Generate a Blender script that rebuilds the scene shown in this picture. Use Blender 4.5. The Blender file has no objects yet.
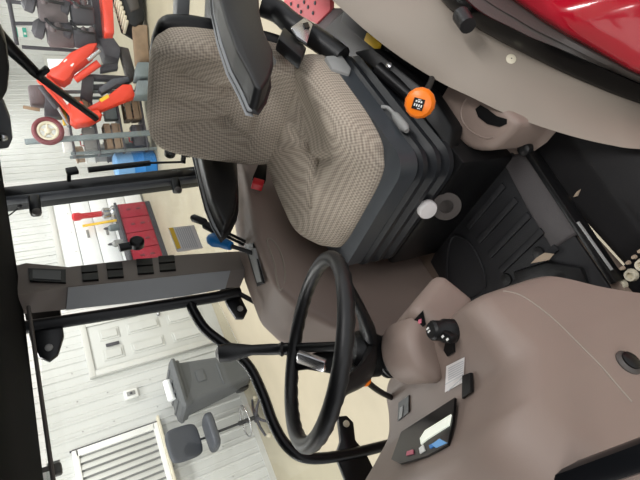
import bpy, bmesh, math, random
from mathutils import Vector, Matrix, noise
from mathutils.bvhtree import BVHTree
random.seed(7)
S = bpy.context.scene
COL = S.collection
PI = math.pi
# ------------------------------------------------------------------ camera (photo is turned a quarter turn)
F = 465.0; PHI = math.radians(29.7); ROLL = math.radians(-10.95); YAW = math.radians(57); H = 2.35
fw = Vector((math.cos(YAW)*math.cos(PHI), math.sin(YAW)*math.cos(PHI), -math.sin(PHI)))
rh = Vector((math.sin(YAW), -math.cos(YAW), 0))
dn = -(rh.cross(fw)); qn = -rh
ex = math.cos(ROLL)*dn - math.sin(ROLL)*qn
ey = math.sin(ROLL)*dn + math.cos(ROLL)*qn
CAM = Vector((0, 0, H))
cd = bpy.data.cameras.new('camera'); cam = bpy.data.objects.new('camera', cd); COL.objects.link(cam)
cd.sensor_width = 36; cd.lens = F*36/640; cd.clip_start = 0.02; cd.clip_end = 200
m = Matrix((ex, -ey, -fw)).transposed().to_4x4(); m.translation = CAM
cam.matrix_world = m; S.camera = cam

def ray(a, b): return (fw*F + ex*(a-320) + ey*(b-240)).normalized()
def Z(a, b, z): r = ray(a, b); return CAM + r*((z-H)/r.z)
def Y(a, b, y): r = ray(a, b); return CAM + r*(y/r.y)
def X(a, b, x): r = ray(a, b); return CAM + r*(x/r.x)
def V(*a): return Vector(a)

# ------------------------------------------------------------------ materials
def lin(c):
    return tuple(((v/255)/12.92 if v/255 <= .04045 else ((v/255+.055)/1.055)**2.4) for v in c)
def mat(name, rgb, rough=.5, metal=0, noise_amt=.06, noise_scale=8, bump=0, bump_scale=200, spec=.5, coat=0, emit=0):
    m = bpy.data.materials.new(name); m.use_nodes = True
    nt = m.node_tree; N = nt.nodes; L = nt.links; b = N['Principled BSDF']
    c = lin(rgb)
    tc = N.new('ShaderNodeTexCoord'); nz = N.new('ShaderNodeTexNoise'); nz.inputs['Scale'].default_value = noise_scale; nz.inputs['Detail'].default_value = 4
    L.new(tc.outputs['Object'], nz.inputs['Vector'])
    mx = N.new('ShaderNodeMix'); mx.data_type = 'RGBA'
    mx.inputs[6].default_value = tuple(v*(1-noise_amt) for v in c)+(1,)
    mx.inputs[7].default_value = tuple(min(1, v*(1+noise_amt)) for v in c)+(1,)
    L.new(nz.outputs['Fac'], mx.inputs[0]); L.new(mx.outputs[2], b.inputs['Base Color'])
    b.inputs['Roughness'].default_value = rough; b.inputs['Metallic'].default_value = metal
    b.inputs['Specular IOR Level'].default_value = spec; b.inputs['Coat Weight'].default_value = coat
    if coat: b.inputs['Coat Roughness'].default_value = .06
    if bump:
        n2 = N.new('ShaderNodeTexNoise'); n2.inputs['Scale'].default_value = bump_scale; n2.inputs['Detail'].default_value = 3
        L.new(tc.outputs['Object'], n2.inputs['Vector'])
        bp = N.new('ShaderNodeBump'); bp.inputs['Strength'].default_value = bump; bp.inputs['Distance'].default_value = .002
        L.new(n2.outputs['Fac'], bp.inputs['Height']); L.new(bp.outputs[0], b.inputs['Normal'])
    if emit:
        b.inputs['Emission Color'].default_value = c+(1,); b.inputs['Emission Strength'].default_value = emit
    return m

def fabric():
    m = bpy.data.materials.new('seat_fabric'); m.use_nodes = True
    nt = m.node_tree; N = nt.nodes; L = nt.links; b = N['Principled BSDF']
    tc = N.new('ShaderNodeTexCoord')
    mp = N.new('ShaderNodeMapping'); mp.inputs['Rotation'].default_value = (0, 0, math.radians(38)); L.new(tc.outputs['Object'], mp.inputs[0])
    w1 = N.new('ShaderNodeTexWave'); w1.bands_direction = 'X'; w1.inputs['Scale'].default_value = 40; w1.inputs['Distortion'].default_value = .4
    w2 = N.new('ShaderNodeTexWave'); w2.bands_direction = 'Y'; w2.inputs['Scale'].default_value = 40; w2.inputs['Distortion'].default_value = .4
    w3 = N.new('ShaderNodeTexWave'); w3.bands_direction = 'Z'; w3.inputs['Scale'].default_value = 40; w3.inputs['Distortion'].default_value = .4
    for w in (w1, w2, w3): L.new(mp.outputs[0], w.inputs['Vector'])
    a1 = N.new('ShaderNodeMath'); a1.operation = 'ADD'; L.new(w1.outputs['Fac'], a1.inputs[0]); L.new(w2.outputs['Fac'], a1.inputs[1])
    a2 = N.new('ShaderNodeMath'); a2.operation = 'ADD'; L.new(a1.outputs[0], a2.inputs[0]); L.new(w3.outputs['Fac'], a2.inputs[1])
    rp = N.new('ShaderNodeValToRGB'); L.new(a2.outputs[0], rp.inputs[0])
    a3 = N.new('ShaderNodeMath'); a3.operation = 'MULTIPLY'; a3.inputs[1].default_value = .4; L.new(a2.outputs[0], a3.inputs[0]); L.new(a3.outputs[0], rp.inputs[0])
    rp.color_ramp.elements[0].position = .25; rp.color_ramp.elements[0].color = lin((146, 135, 123))+(1,)
    rp.color_ramp.elements[1].position = .95; rp.color_ramp.elements[1].color = lin((192, 180, 164))+(1,)
    nz = N.new('ShaderNodeTexNoise'); nz.inputs['Scale'].default_value = 5; L.new(tc.outputs['Object'], nz.inputs['Vector'])
    mx = N.new('ShaderNodeMix'); mx.data_type = 'RGBA'; mx.blend_type = 'MULTIPLY'; mx.inputs[0].default_value = .25
    L.new(rp.outputs[0], mx.inputs[6]); L.new(nz.outputs['Fac'], mx.inputs[7]); L.new(mx.outputs[2], b.inputs['Base Color'])
    b.inputs['Roughness'].default_value = .92; b.inputs['Specular IOR Level'].default_value = .15
    bp = N.new('ShaderNodeBump'); bp.inputs['Strength'].default_value = .5; bp.inputs['Distance'].default_value = .0015
    L.new(a2.outputs[0], bp.inputs['Height']); L.new(bp.outputs[0], b.inputs['Normal'])
    return m

def glass_mat():
    m = bpy.data.materials.new('clear_glass'); m.use_nodes = True
    nt = m.node_tree; N = nt.nodes; L = nt.links
    for n in list(N):
        if n.type == 'BSDF_PRINCIPLED': N.remove(n)
    o = N['Material Output']
    t = N.new('ShaderNodeBsdfTransparent'); t.inputs[0].default_value = (.95, .965, .96, 1)
    g = N.new('ShaderNodeBsdfGlossy'); g.inputs['Roughness'].default_value = .02; g.inputs[0].default_value = (1, 1, 1, 1)
    fr = N.new('ShaderNodeFresnel'); fr.inputs[0].default_value = 1.3
    nz = N.new('ShaderNodeTexNoise'); nz.inputs['Scale'].default_value = 3
    mm = N.new('ShaderNodeMath'); mm.operation = 'MULTIPLY'; mm.inputs[1].default_value = .8
    mx = N.new('ShaderNodeMixShader'); L.new(fr.outputs[0], mm.inputs[0]); L.new(mm.outputs[0], mx.inputs[0]); L.new(t.outputs[0], mx.inputs[1]); L.new(g.outputs[0], mx.inputs[2])
    L.new(mx.outputs[0], o.inputs[0]); return m

def wall_mat(name, rgb):
    return mat(name, rgb, .55, noise_amt=.02, noise_scale=1.5)

M = {}
M['fabric'] = fabric(); M['glass'] = glass_mat()
M['beige'] = mat('taupe_plastic', (134, 118, 109), .55, bump=.12, bump_scale=500, noise_amt=.03)
M['liner'] = mat('taupe_liner', (142, 132, 121), .6, bump=.15, bump_scale=600, noise_amt=.03)
M['carpet'] = mat('brown_floor_rubber', (128, 112, 100), .8, bump=.2, bump_scale=300, noise_amt=.08, noise_scale=5)
M['black'] = mat('black_plastic', (15, 15, 16), .4, spec=.3, bump=.1, bump_scale=400, noise_amt=.15)
M['blackgloss'] = mat('black_gloss', (7, 7, 8), .28, noise_amt=.1, spec=.22)
M['rubber'] = mat('black_rubber', (24, 24, 25), .42, spec=.4, bump=.2, bump_scale=250, noise_amt=.2)
M['mat'] = mat('floor_mat_rubber', (38, 38, 40), .5, spec=.35, bump=.25, bump_scale=260, noise_amt=.25, noise_scale=14)
M['matlip'] = mat('sill_rubber', (74, 70, 71), .6, bump=.35, bump_scale=350, noise_amt=.15)
M['tank'] = mat('dusty_black_plastic', (28, 27, 28), .7, spec=.3, noise_amt=.35, noise_scale=6, bump=.2, bump_scale=150)
M['bellow'] = mat('bellows_rubber', (30, 32, 35), .38, spec=.4, noise_amt=.2)
M['steel'] = mat('bright_steel', (190, 190, 192), .25, metal=.9)
M['frame'] = mat('black_frame_paint', (14, 15, 18), .32, noise_amt=.1, spec=.35)
M['greyframe'] = mat('grey_frame_paint', (134, 136, 138), .45, noise_amt=.06)
M['greyplastic'] = mat('grey_plastic', (140, 140, 138), .5)
M['greytrim'] = mat('dark_grey_trim', (72, 67, 64), .55, bump=.1, bump_scale=400)
M['red'] = mat('red_paint', (196, 16, 44), .18, noise_amt=.04, coat=1)
M['redplastic'] = mat('red_plastic', (205, 40, 48), .4)
M['orange'] = mat('orange_plastic', (250, 128, 24), .35, noise_amt=.03)
M['machred'] = mat('orange_red_paint', (226, 68, 44), .35, noise_amt=.08)
M['toolred'] = mat('cabinet_red', (158, 34, 52), .4, noise_amt=.1)
M['pinkplate'] = mat('faded_red_plate', (216, 92, 100), .5)
M['blue'] = mat('blue_plastic', (26, 108, 172), .4)
M['drumblue'] = mat('drum_blue', (44, 130, 208), .45)
M['wrap'] = mat('cloudy_wrap', (120, 170, 220), .3)
M['white'] = mat('white_plastic', (232, 232, 228), .5, noise_amt=.02)
M['label'] = mat('label_paper', (226, 222, 220), .6, noise_amt=.02)
M['print'] = mat('label_print', (70, 68, 70), .6)
M['greyprint'] = mat('grey_print', (190, 190, 192), .6)
M['pinkprint'] = mat('pink_print', (220, 120, 140), .6)
M['yellow'] = mat('yellow_paint', (232, 190, 50), .5)
M['screen'] = mat('screen_grey', (44, 46, 50), .3, noise_amt=.3, noise_scale=14)
M['lcd'] = mat('lcd_pale', (226, 230, 216), .3, noise_amt=.03, emit=.45)
M['wallA'] = wall_mat('white_metal_siding', (207, 208, 205))
M['ceil'] = mat('ceiling_white', (235, 235, 235), .7, noise_amt=.02)
M['trim'] = mat('trim_white', (203, 203, 198), .5, noise_amt=.03)
M['doorpaint'] = mat('door_white', (200, 201, 197), .45, noise_amt=.02)
M['floor'] = mat('concrete', (168, 160, 139), .55, noise_amt=.16, noise_scale=1.6)
M['bin'] = mat('bin_grey', (88, 90, 92), .6, noise_amt=.12, noise_scale=4)
M['stool'] = mat('stool_vinyl', (64, 67, 74), .5, noise_amt=.08)
M['dirty'] = mat('dirty_metal', (96, 86, 88), .7, noise_amt=.4, noise_scale=6)
M['darkiron'] = mat('dark_iron', (62, 60, 66), .6, noise_amt=.3, noise_scale=5)
M['wood'] = mat('weathered_wood', (140, 118, 96), .8, noise_amt=.3, noise_scale=7)
M['cream'] = mat('cream_rim', (214, 206, 184), .5)
M['maroon'] = mat('maroon_tyre', (112, 52, 58), .6)
M['roofblack'] = mat('roof_black', (14, 14, 15), .95, noise_amt=.1, spec=.05)
M['posttrim'] = mat('post_trim', (104, 96, 90), .6, bump=.1, bump_scale=400)
M['green'] = mat('sign_green', (60, 170, 150), .5)
M['dirt'] = mat('dried_mud', (170, 152, 132), .95, noise_amt=.3, noise_scale=30)
M['olive'] = mat('slate_part', (110, 120, 122), .6, noise_amt=.25)
M['brightwhite'] = mat('bright_white', (248, 250, 250), .5, noise_amt=.01)

# ------------------------------------------------------------------ mesh building
def crom(pts, n=6, closed=False):
    P = [Vector(p) for p in pts]; out = []; k = len(P)
    rng = range(k) if closed else range(k-1)
    for i in rng:
        if closed: p0, p1, p2, p3 = P[i-1], P[i], P[(i+1) % k], P[(i+2) % k]
        else:
            p1, p2 = P[i], P[i+1]
            p0 = P[i-1] if i > 0 else p1*2-p2
            p3 = P[i+2] if i+2 < k else p2*2-p1
        for j in range(n):
            t = j/n
            out.append(.5*((2*p1)+(p2-p0)*t+(2*p0-5*p1+4*p2-p3)*t*t+(3*p1-p0-3*p2+p3)*t**3))
    if not closed: out.append(P[-1])
    return out

class MB:
    def __init__(s): s.bm = bmesh.new()
    def box(s, c, size, rot=None, bev=0, seg=2):
        ret = bmesh.ops.create_cube(s.bm, size=1); vs = ret['verts']
        R = rot.to_4x4() if rot is not None else Matrix.Identity(4)
        T = Matrix.Translation(Vector(c)) @ R @ Matrix.Diagonal((size[0], size[1], size[2], 1))
        bmesh.ops.transform(s.bm, matrix=T, verts=vs)
        if bev:
            es = {e for v in vs for e in v.link_edges}
            bmesh.ops.bevel(s.bm, geom=list(es), offset=bev, segments=seg, profile=.5, affect='EDGES')
        return s
    def bar(s, a, b, w, h, up=(0, 0, 1), bev=0):
        a = Vector(a); b = Vector(b); d = (b-a); L = d.length; d.normalize()
        u = Vector(up); sd = d.cross(u).normalized(); u = sd.cross(d)
        return s.box((a+b)/2, (L, w, h), Matrix((d, sd, u)).transposed(), bev)
    def tube(s, pts, r, seg=12, closed=False, prof=None):
        P = [Vector(p) for p in pts]; k = len(P); rows = []
        rr = r if isinstance(r, (list, tuple)) else [r]*k
        nrm = None
        for i in range(k):
            if closed: t = P[(i+1) % k]-P[i-1]
            else: t = P[min(i+1, k-1)]-P[max(i-1, 0)]
            t.normalize()
            if nrm is None:
                nrm = t.orthogonal().normalized()
            nrm = (nrm - t*nrm.dot(t)).normalized(); bn = t.cross(nrm)
            rows.append([s.bm.verts.new(P[i]+(nrm*math.cos(2*PI*j/seg)+bn*math.sin(2*PI*j/seg))*rr[i]) for j in range(seg)])
        n = k if closed else k-1
        for i in range(n):
            A = rows[i]; B = rows[(i+1) % k]
            for j in range(seg): s.bm.faces.new((A[j], A[(j+1) % seg], B[(j+1) % seg], B[j]))
        if not closed: s.bm.faces.new(rows[0]); s.bm.faces.new(rows[-1])
        return s
    def lathe(s, o, ax, prof, seg=32):
        o = Vector(o); ax = Vector(ax).normalized(); u = ax.orthogonal().normalized(); v = ax.cross(u); rows = []
        for (r, h) in prof:
            r = max(r, 1e-4)
            rows.append([s.bm.verts.new(o+ax*h+(u*math.cos(2*PI*j/seg)+v*math.sin(2*PI*j/seg))*r) for j in range(seg)])
        for A, B in zip(rows, rows[1:]):
            for j in range(seg): s.bm.faces.new((A[j], A[(j+1) % seg], B[(j+1) % seg], B[j]))
        s.bm.faces.new(rows[0]); s.bm.faces.new(rows[-1]); return s
    def prism(s, poly, ext, bev=0, seg=2):
        ext = Vector(ext)
        a = [s.bm.verts.new(Vector(p)) for p in poly]; b = [s.bm.verts.new(Vector(p)+ext) for p in poly]
        n = len(a); s.bm.faces.new(a); s.bm.faces.new(b)
        for i in range(n): s.bm.faces.new((a[i], a[(i+1) % n], b[(i+1) % n], b[i]))
        if bev:
            es = {e for v in a+b for e in v.link_edges}
            bmesh.ops.recalc_face_normals(s.bm, faces=list({f for v in a for f in v.link_faces}))
            bmesh.ops.bevel(s.bm, geom=list(es), offset=bev, segments=seg, profile=.5, affect='EDGES', clamp_overlap=True)
        return s
    def loft(s, rows, closed=False, caps=False):
        R = [[s.bm.verts.new(Vector(p)) for p in r] for r in rows]
        for A, B in zip(R, R[1:]):
            n = len(A)
            for j in range(n if closed else n-1): s.bm.faces.new((A[j], A[(j+1) % n], B[(j+1) % n], B[j]))
        if caps: s.bm.faces.new(R[0]); s.bm.faces.new(R[-1])
        return s
    def rbox(s, half, r, mtx, res=24, plan=6, deform=None):
        a, b, c = half; vs = {}
        def key(p): return tuple(round(x, 5) for x in p)
        def vert(p):
            k = key(p)
            if k in vs: return vs[k]
            x, y, z = p[0]*a, p[1]*b, p[2]*c
            inn = [max(-(h-r), min(h-r, q)) for q, h in ((x, a), (y, b), (z, c))]
            d = Vector((x-inn[0], y-inn[1], z-inn[2]))
            q = Vector(inn) + (d.normalized()*r if d.length > 1e-9 else d)
            sx = abs(q.x)/a; sy = abs(q.y)/b; t = (sx**plan+sy**plan)**(1/plan); mm = (sx**14+sy**14)**(1/14)
            if t > 1e-9: q.x *= mm/t; q.y *= mm/t
            if deform: q = deform(q)
            v = s.bm.verts.new(mtx @ q); vs[k] = v; return v
        rz = max(6, int(res*c/max(a, b)))
        def lin_(n): return [-1+2*i/n for i in range(n+1)]
        for ax, (n1, n2) in ((2, (res, res)), (0, (res, rz)), (1, (res, rz))):
            for sg in (-1, 1):
                l1 = lin_(n1); l2 = lin_(n2)
                for i in range(n1):
                    for j in range(n2):
                        q = []
                        for (u, w) in ((l1[i], l2[j]), (l1[i+1], l2[j]), (l1[i+1], l2[j+1]), (l1[i], l2[j+1])):
                            q.append(vert((u, w, sg) if ax == 2 else ((sg, u, w) if ax == 0 else (u, sg, w))))
                        try: s.bm.faces.new(q if sg > 0 else q[::-1])
                        except ValueError: pass
        return s
    def build(s, name, material, parent=None, angle=38, solid=0, sub=0):
        bm = s.bm
        bmesh.ops.recalc_face_normals(bm, faces=bm.faces[:])
        me = bpy.data.meshes.new(name); bm.to_mesh(me); bm.free()
        me.materials.append(material)
        for p in me.polygons: p.use_smooth = True
        me.set_sharp_from_angle(angle=math.radians(angle))
        o = bpy.data.objects.new(name, me); COL.objects.link(o)
        if parent is not None: attach(o, parent)
        if solid:
            md = o.modifiers.new('solid', 'SOLIDIFY'); md.thickness = abs(solid); md.offset = -1 if solid > 0 else 1
        if sub:
            md = o.modifiers.new('sub', 'SUBSURF'); md.levels = sub; md.render_levels = sub
        return o
def world_loc(o):
    v = Vector((0, 0, 0))
    while o is not None: v = v + (o.location if o.parent is None or True else 0); o = o.parent
    return v
def attach(o, p):
    o.parent = p
    # every mesh is written in world coordinates; roots sit at their base
    r = p
    while r.parent is not None: r = r.parent
    if p.parent is None and p.type == 'EMPTY':
        o.matrix_parent_inverse = Matrix.Translation(-p.location)
    return o
def thing(name, label, cat, loc, group=None):
    o = bpy.data.objects.new(name, None); COL.objects.link(o); o.location = loc; o.empty_display_size = .05
    return tag(o, label, cat, group)
def tag(o, label, cat, group=None, kind=None):
    o['label'] = label; o['category'] = cat
    if group: o['group'] = group
    if kind: o['kind'] = kind
    return o
def structure(o, label=None, cat=None):
    o['kind'] = 'structure'
    if label: o['label'] = label
    if cat: o['category'] = cat
    return o
def bvh(o):
    bm = bmesh.new(); bm.from_mesh(o.data); t = BVHTree.FromBMesh(bm); bm.free(); return t
def hit(t, a, b):
    l, n, i, d = t.ray_cast(CAM, ray(a, b))
    if l is None: return None, None
    if n.dot(ray(a, b)) > 0: n = -n
    return l, n
def decal(mb, t, pix, th=.003, lift=.0005, flat=True):
    """a thin plate lying on a surface, its corners given where the photo shows them"""
    pts = []; nn = Vector((0, 0, 0))
    for a, b in pix:
        l, n = hit(t, a, b)
        if l is None: return mb
        pts.append(l); nn += n
    nn.normalize()
    if flat:
        c = sum(pts, Vector((0, 0, 0)))/len(pts)
        mx = max((p-c).dot(nn) for p in pts)
        pts = [p - nn*((p-c).dot(nn)) + nn*max(0, mx) for p in pts]
    return mb.prism([p+nn*lift for p in pts], nn*th)
def dup(root, loc, label=None, group=None):
    r = root.copy(); COL.objects.link(r); r.location = loc
    if label: r['label'] = label
    if group: r['group'] = group
    for ch in list(root.children):
        c = ch.copy(); COL.objects.link(c); c.parent = r; c.matrix_parent_inverse = ch.matrix_parent_inverse.copy()
        for g in ch.children:
            d = g.copy(); COL.objects.link(d); d.parent = c; d.matrix_parent_inverse = g.matrix_parent_inverse.copy()
    return r
rotz = lambda a: Matrix.Rotation(a, 3, 'Z')
roty = lambda a: Matrix.Rotation(a, 3, 'Y')

# ================================================================== THE GARAGE
YA, YB, XR, ZC = 7.63, 10.0, 14.5, 4.0
structure(MB().box((5.5, 4.5, -.05), (22, 14, .1)).build('floor', M['floor']), 'tan concrete garage floor', 'floor')
structure(MB().box((5.5, 4.5, ZC+.05), (22, 14, .1)).build('ceiling', M['ceil']), 'white garage ceiling', 'ceiling')

def ribbed(p0, along, length, height, nrm, pitch=.23, d=.022, z0=0.0, minor=True):
    """sheet-metal siding: raised vertical ribs, one closed slab"""
    mb = MB(); p0 = Vector(p0); along = Vector(along); nrm = Vector(nrm)
    prof = [(0, 0)]; x = .0
    while x < length-pitch:
        prof += [(x+.05, 0), (x+.062, d), (x+.082, d), (x+.094, 0)]
        if minor: prof += [(x+.15, 0), (x+.155, d*.35), (x+.167, d*.35), (x+.172, 0)]
        x += pitch
    prof.append((length, 0)); prof += [(length, -.1), (0, -.1)]
    poly = [p0 + along*a + nrm*b + Vector((0, 0, z0)) for a, b in prof]
    mb.prism(poly, (0, 0, height)); return mb
structure(ribbed((-5, YA, 0), (1, 0, 0), 9.95, ZC, (0, -1, 0)).build('wall_right', M['wallA'], angle=20), 'white ribbed metal wall with panelled door', 'wall')
structure(ribbed((4.9, YB, 0), (1, 0, 0), 9.7, ZC, (0, -1, 0)).build('wall_recess', M['wallA'], angle=20), 'white ribbed wall behind the red cabinet', 'wall')
structure(ribbed((XR, 10.1, 0), (0, -1, 0), 12.6, ZC, (-1, 0, 0)).build('wall_rear', M['wallA'], angle=20), 'white ribbed rear wall behind the red machines', 'wall')
structure(MB().box((4.88, 8.86, ZC/2), (.1, 2.3, ZC)).build('wall_return', M['wallA']), 'short return wall beside the door', 'wall')
structure(MB().box((-.2, YA-.012, .045), (5.0*2, .02, .09)).build('baseboard_right', M['trim']), 'low white strip along the right wall', 'baseboard')
# screws in the siding
mb = MB()
for z in (.6, 1.35, 1.98, 2.4):
    for i in range(16): mb.lathe((-.3+i*.46+.03, YA-.002, z), (0, -1, 0), [(.009, 0), (.009, .006), (.004, .009)], 8)
o = structure(mb.build('trim_1', M['greyplastic']), 'rows of screw heads in the white siding', 'screws')

# six-panel door on the right wall
dx0, dx1, dh = 3.325, 4.105, 2.085
t = thing('door_1', 'white six-panel door in the ribbed garage wall', 'door', ((dx0+dx1)/2, YA-.03, 0)); structure(t)
mb = MB(); mb.box(((dx0+dx1)/2, YA-.03, dh/2), (dx1-dx0, .05, dh), bev=.003)
slab = mb.build('door_slab', M['doorpaint'], t)
mb = MB(); w = dx1-dx0
for (z0, z1) in ((1.62, 1.93), (.98, 1.5), (.22, .84)):
    for s_ in (0, 1):
        xa = dx0+.11+s_*(w/2-.03); xb = xa+w/2-.19
        for (q, dd, off) in ((0, .012, 0), (.035, .03, 0)):
            mb.box(((xa+xb)/2, YA-.055-dd/2, (z0+z1)/2), (xb-xa-2*q, dd, z1-z0-2*q), bev=.004, seg=1)
mb.build('door_panel', M['doorpaint'], t)
mb = MB()
for xx in (dx0-.045, dx1+.045): mb.box((xx, YA-.04, dh/2), (.09, .08, dh), bev=.006)
mb.box(((dx0+dx1)/2, YA-.04, dh+.045), (w+.18, .08, .09), bev=.006)
mb.build('door_frame', M['trim'], t)
mb = MB()
for xx in (dx0-.004, dx1+.004): mb.box((xx, YA-.058, dh/2), (.012, .006, dh))
mb.box(((dx0+dx1)/2, YA-.058, dh+.004), (w, .006, .012))
mb.build('door_gap', M['darkiron'], t)
MB().box(((dx0+dx1)/2-.02, YA-.075, 1.78-.02), (.055, .02, .2), bev=.005).build('door_knocker', M['darkiron'], t)
mb = MB(); mb.lathe((dx1-.07, YA-.055, .95), (0, -1, 0), [(.03, 0), (.03, .012), (.012, .015), (.012, .045), (.028, .05), (.03, .07), (.02, .082)], 20)
mb.build('door_handle', M['steel'], t)

# shuttered window low left in the photo
wx1, wz0, wz1 = 2.25, 1.42, 2.58; wx0 = .2
t = thing('window_1', 'white framed window with ribbed white shutter', 'window', ((wx0+wx1)/2, YA-.02, wz0)); structure(t)
mb = MB()
mb.box(((wx0+wx1)/2, YA-.035, wz1-.04), (wx1-wx0, .07, .08), bev=.006); mb.box(((wx0+wx1)/2, YA-.035, wz0+.035), (wx1-wx0, .07, .07), bev=.006)
for xx in (wx0+.045, wx1-.045): mb.box((xx, YA-.035, (wz0+wz1)/2), (.09, .07, wz1-wz0-.1), bev=.006)
mb.build('window_frame', M['white'], t)
MB().box(((wx0+wx1)/2, YA-.012, (wz0+wz1)/2), (wx1-wx0-.1, .02, wz1-wz0-.1)).build('pane', M['greyplastic'], t)  # backing sheet behind the slats; darker grey puts the rib shade into its colour
mb = MB(); xx = wx0+.13
while xx < wx1-.11:
    mb.box((xx, YA-.045, (wz0+wz1)/2), (.075, .012, wz1-wz0-.14), rotz(.35), .003); xx += .098
mb.build('shutter', M['trim'], t)
MB().box(((wx0+wx1)/2+.02, YA-.07, wz0-.02), (wx1-wx0+.1, .16, .035), bev=.006).build('window_sill', M['cream'], t)
structure(MB().box((wx1+.012, YA-.02, (wz0+wz1)/2), (.016, .05, wz1-wz0+.05)).build('trim_2', M['darkiron']), 'dark strip beside the shuttered window', 'trim')
# power outlet
c = Y(131, 395, YA); t = thing('wall_outlet', 'small white outlet box on the ribbed wall', 'outlet', (c.x, YA, c.z))
MB().box((c.x, YA-.035, c.z), (.14, .07, .2), bev=.012).build('outlet_box', M['white'], t)
MB().box((c.x, YA-.075, c.z), (.07, .012, .12), bev=.004).build('outlet_face', M['greyplastic'], t)
MB().box((c.x, YA-.083, c.z), (.03, .01, .035), bev=.003).build('socket', M['darkiron'], t)
# painted board strip beyond the door
t = thing('wall_banner', 'long white board with rust coloured lettering beside the door', 'sign', (4.62, YA-.03, .4))
a = Y(62, 306, YA-.05); b = Y(205, 288, YA-.05)
MB().bar((a+V(.03, 0, 0)), (b+V(.03, 0, .25)), .03, .2, up=(1, 0, 0), bev=.004).build('board', M['brightwhite'], t)
mb = MB()
for i in range(11):
    k = .36+.026*i; p = a.lerp(b, k)+V(.03, -.02, 0)
    mb.box(p, (.05+.03*(i % 3), .008, .03), bev=0)
mb.build('lettering', mat('rust_print', (176, 104, 72), .6), t)

# grey wheeled bin
t = thing('wheeled_bin', 'grey wheeled rubbish bin with closed lid by the white wall', 'bin', (2.36, 7.2, 0))
def rect(cx, cy, z, a, b, n=8, r=.06):
    out = []
    for (sx, sy, a0) in ((1, 1, 0), (-1, 1, 90), (-1, -1, 180), (1, -1, 270)):
        for i in range(n):
            th = math.radians(a0+90*i/(n-1)); out.append(V(cx+sx*(a-r)+r*math.cos(th), cy+sy*(b-r)+r*math.sin(th), z))
    return out
BX, BY = 2.44, 7.14
MB().loft([rect(BX, BY, .04, .2, .2), rect(BX, BY, .5, .245, .245), rect(BX, BY, .94, .29, .29), rect(BX, BY, .945, .32, .32), rect(BX, BY, 1.0, .325, .325)], closed=True, caps=True).build('body', M['bin'], t, angle=30)
mb = MB(); mb.loft([rect(BX, BY-.02, 1.0, .34, .35), rect(BX, BY-.02, 1.035, .345, .355), rect(BX, BY-.02, 1.075, .31, .32), rect(BX, BY-.02, 1.09, .24, .25)], closed=True, caps=True)
lid = mb.build('lid', M['bin'], t, angle=30)
mb = MB()
for i in range(4): mb.box((BX-.21+.14*i, BY-.02, 1.095), (.04, .5, .02), bev=.006)
mb.build('rib', M['bin'], lid)
MB().box((BX+.02, BY-.275, .72), (.16, .03, .12), bev=.01).build('grip', M['bin'], t)
MB().box((BX-.02, BY-.245, .44), (.3, .03, .03), bev=.01).build('reinforcing_bar', M['bin'], t)
for sx in (-.2, .2): MB().lathe((BX+sx-.025, BY+.16, .1), (1, 0, 0), [(.06, 0), (.1, .008), (.1, .042), (.06, .05)], 24).build('wheel', M['rubber'], t)
o = MB().lathe((BX-.16, BY-.2, 1.155), (1, 0, 0), [(.035, 0), (.055, .003), (.055, .3), (.035, .303)], 20).build('paper_roll', M['brightwhite'])
o_roll = o; tag(o, 'white paper roll lying on the grey bin lid', 'paper roll')

t.scale = (1.12, 1.12, 1.07); o.location = (.0, -.03, .08)
# drafting stool
SX, SY = 1.66, 7.02
t = thing('drafting_stool', 'charcoal drafting stool with foot ring against white ribbed wall', 'stool', (SX, SY, 0))
mt = Matrix.Translation((SX+.02, SY-.02, .80)); MB().rbox((.235, .235, .05), .035, mt, res=14, plan=4).build('seat', M['stool'], t)
mt = Matrix.Translation((SX+.06, SY+.17, 1.14)) @ Matrix.Rotation(math.radians(-80), 4, 'X'); MB().rbox((.225, .23, .04), .03, mt, res=14, plan=4).build('backrest', M['stool'], t)
MB().tube(crom([(SX+.02, SY, .74), (SX+.03, SY+.2, .74), (SX+.04, SY+.235, .85), (SX+.05, SY+.21, 1.1)], 6), .016).build('back_bracket', M['rubber'], t)
MB().lathe((SX, SY, .1), (0, 0, 1), [(.03, 0), (.03, .3), (.018, .31), (.018, .66), (.05, .66), (.05, .68)], 16).build('post', M['rubber'], t)
mb = MB(); mb.tube([V(SX+.21*math.cos(a*PI/16), SY+.21*math.sin(a*PI/16), .3) for a in range(32)], .011, 10, closed=True)
for k in range(3): mb.tube([(SX+.02*math.cos(k*2.1), SY+.02*math.sin(k*2.1), .3), (SX+.21*math.cos(k*2.1), SY+.21*math.sin(k*2.1), .3)], .008, 8)
mb.build('foot_ring', M['steel'], t)
for k in range(5):
    a = .3+k*2*PI/5; dx, dy = math.cos(a), math.sin(a)
    lg = MB().tube([(SX+.02*dx, SY+.02*dy, .14), (SX+.15*dx, SY+.15*dy, .12), (SX+.28*dx, SY+.28*dy, .075)], [.024, .02, .016], 10).build('leg', M['darkiron'], t)
    MB().lathe((SX+.29*dx-.012*dy, SY+.29*dy+.012*dx, .03), (dy, -dx, 0), [(.02, -.012), (.03, -.01), (.03, .034), (.02, .036)], 14).build('caster', M['cream'], lg)

t.scale = (1.07, 1.07, 1.05)
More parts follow.
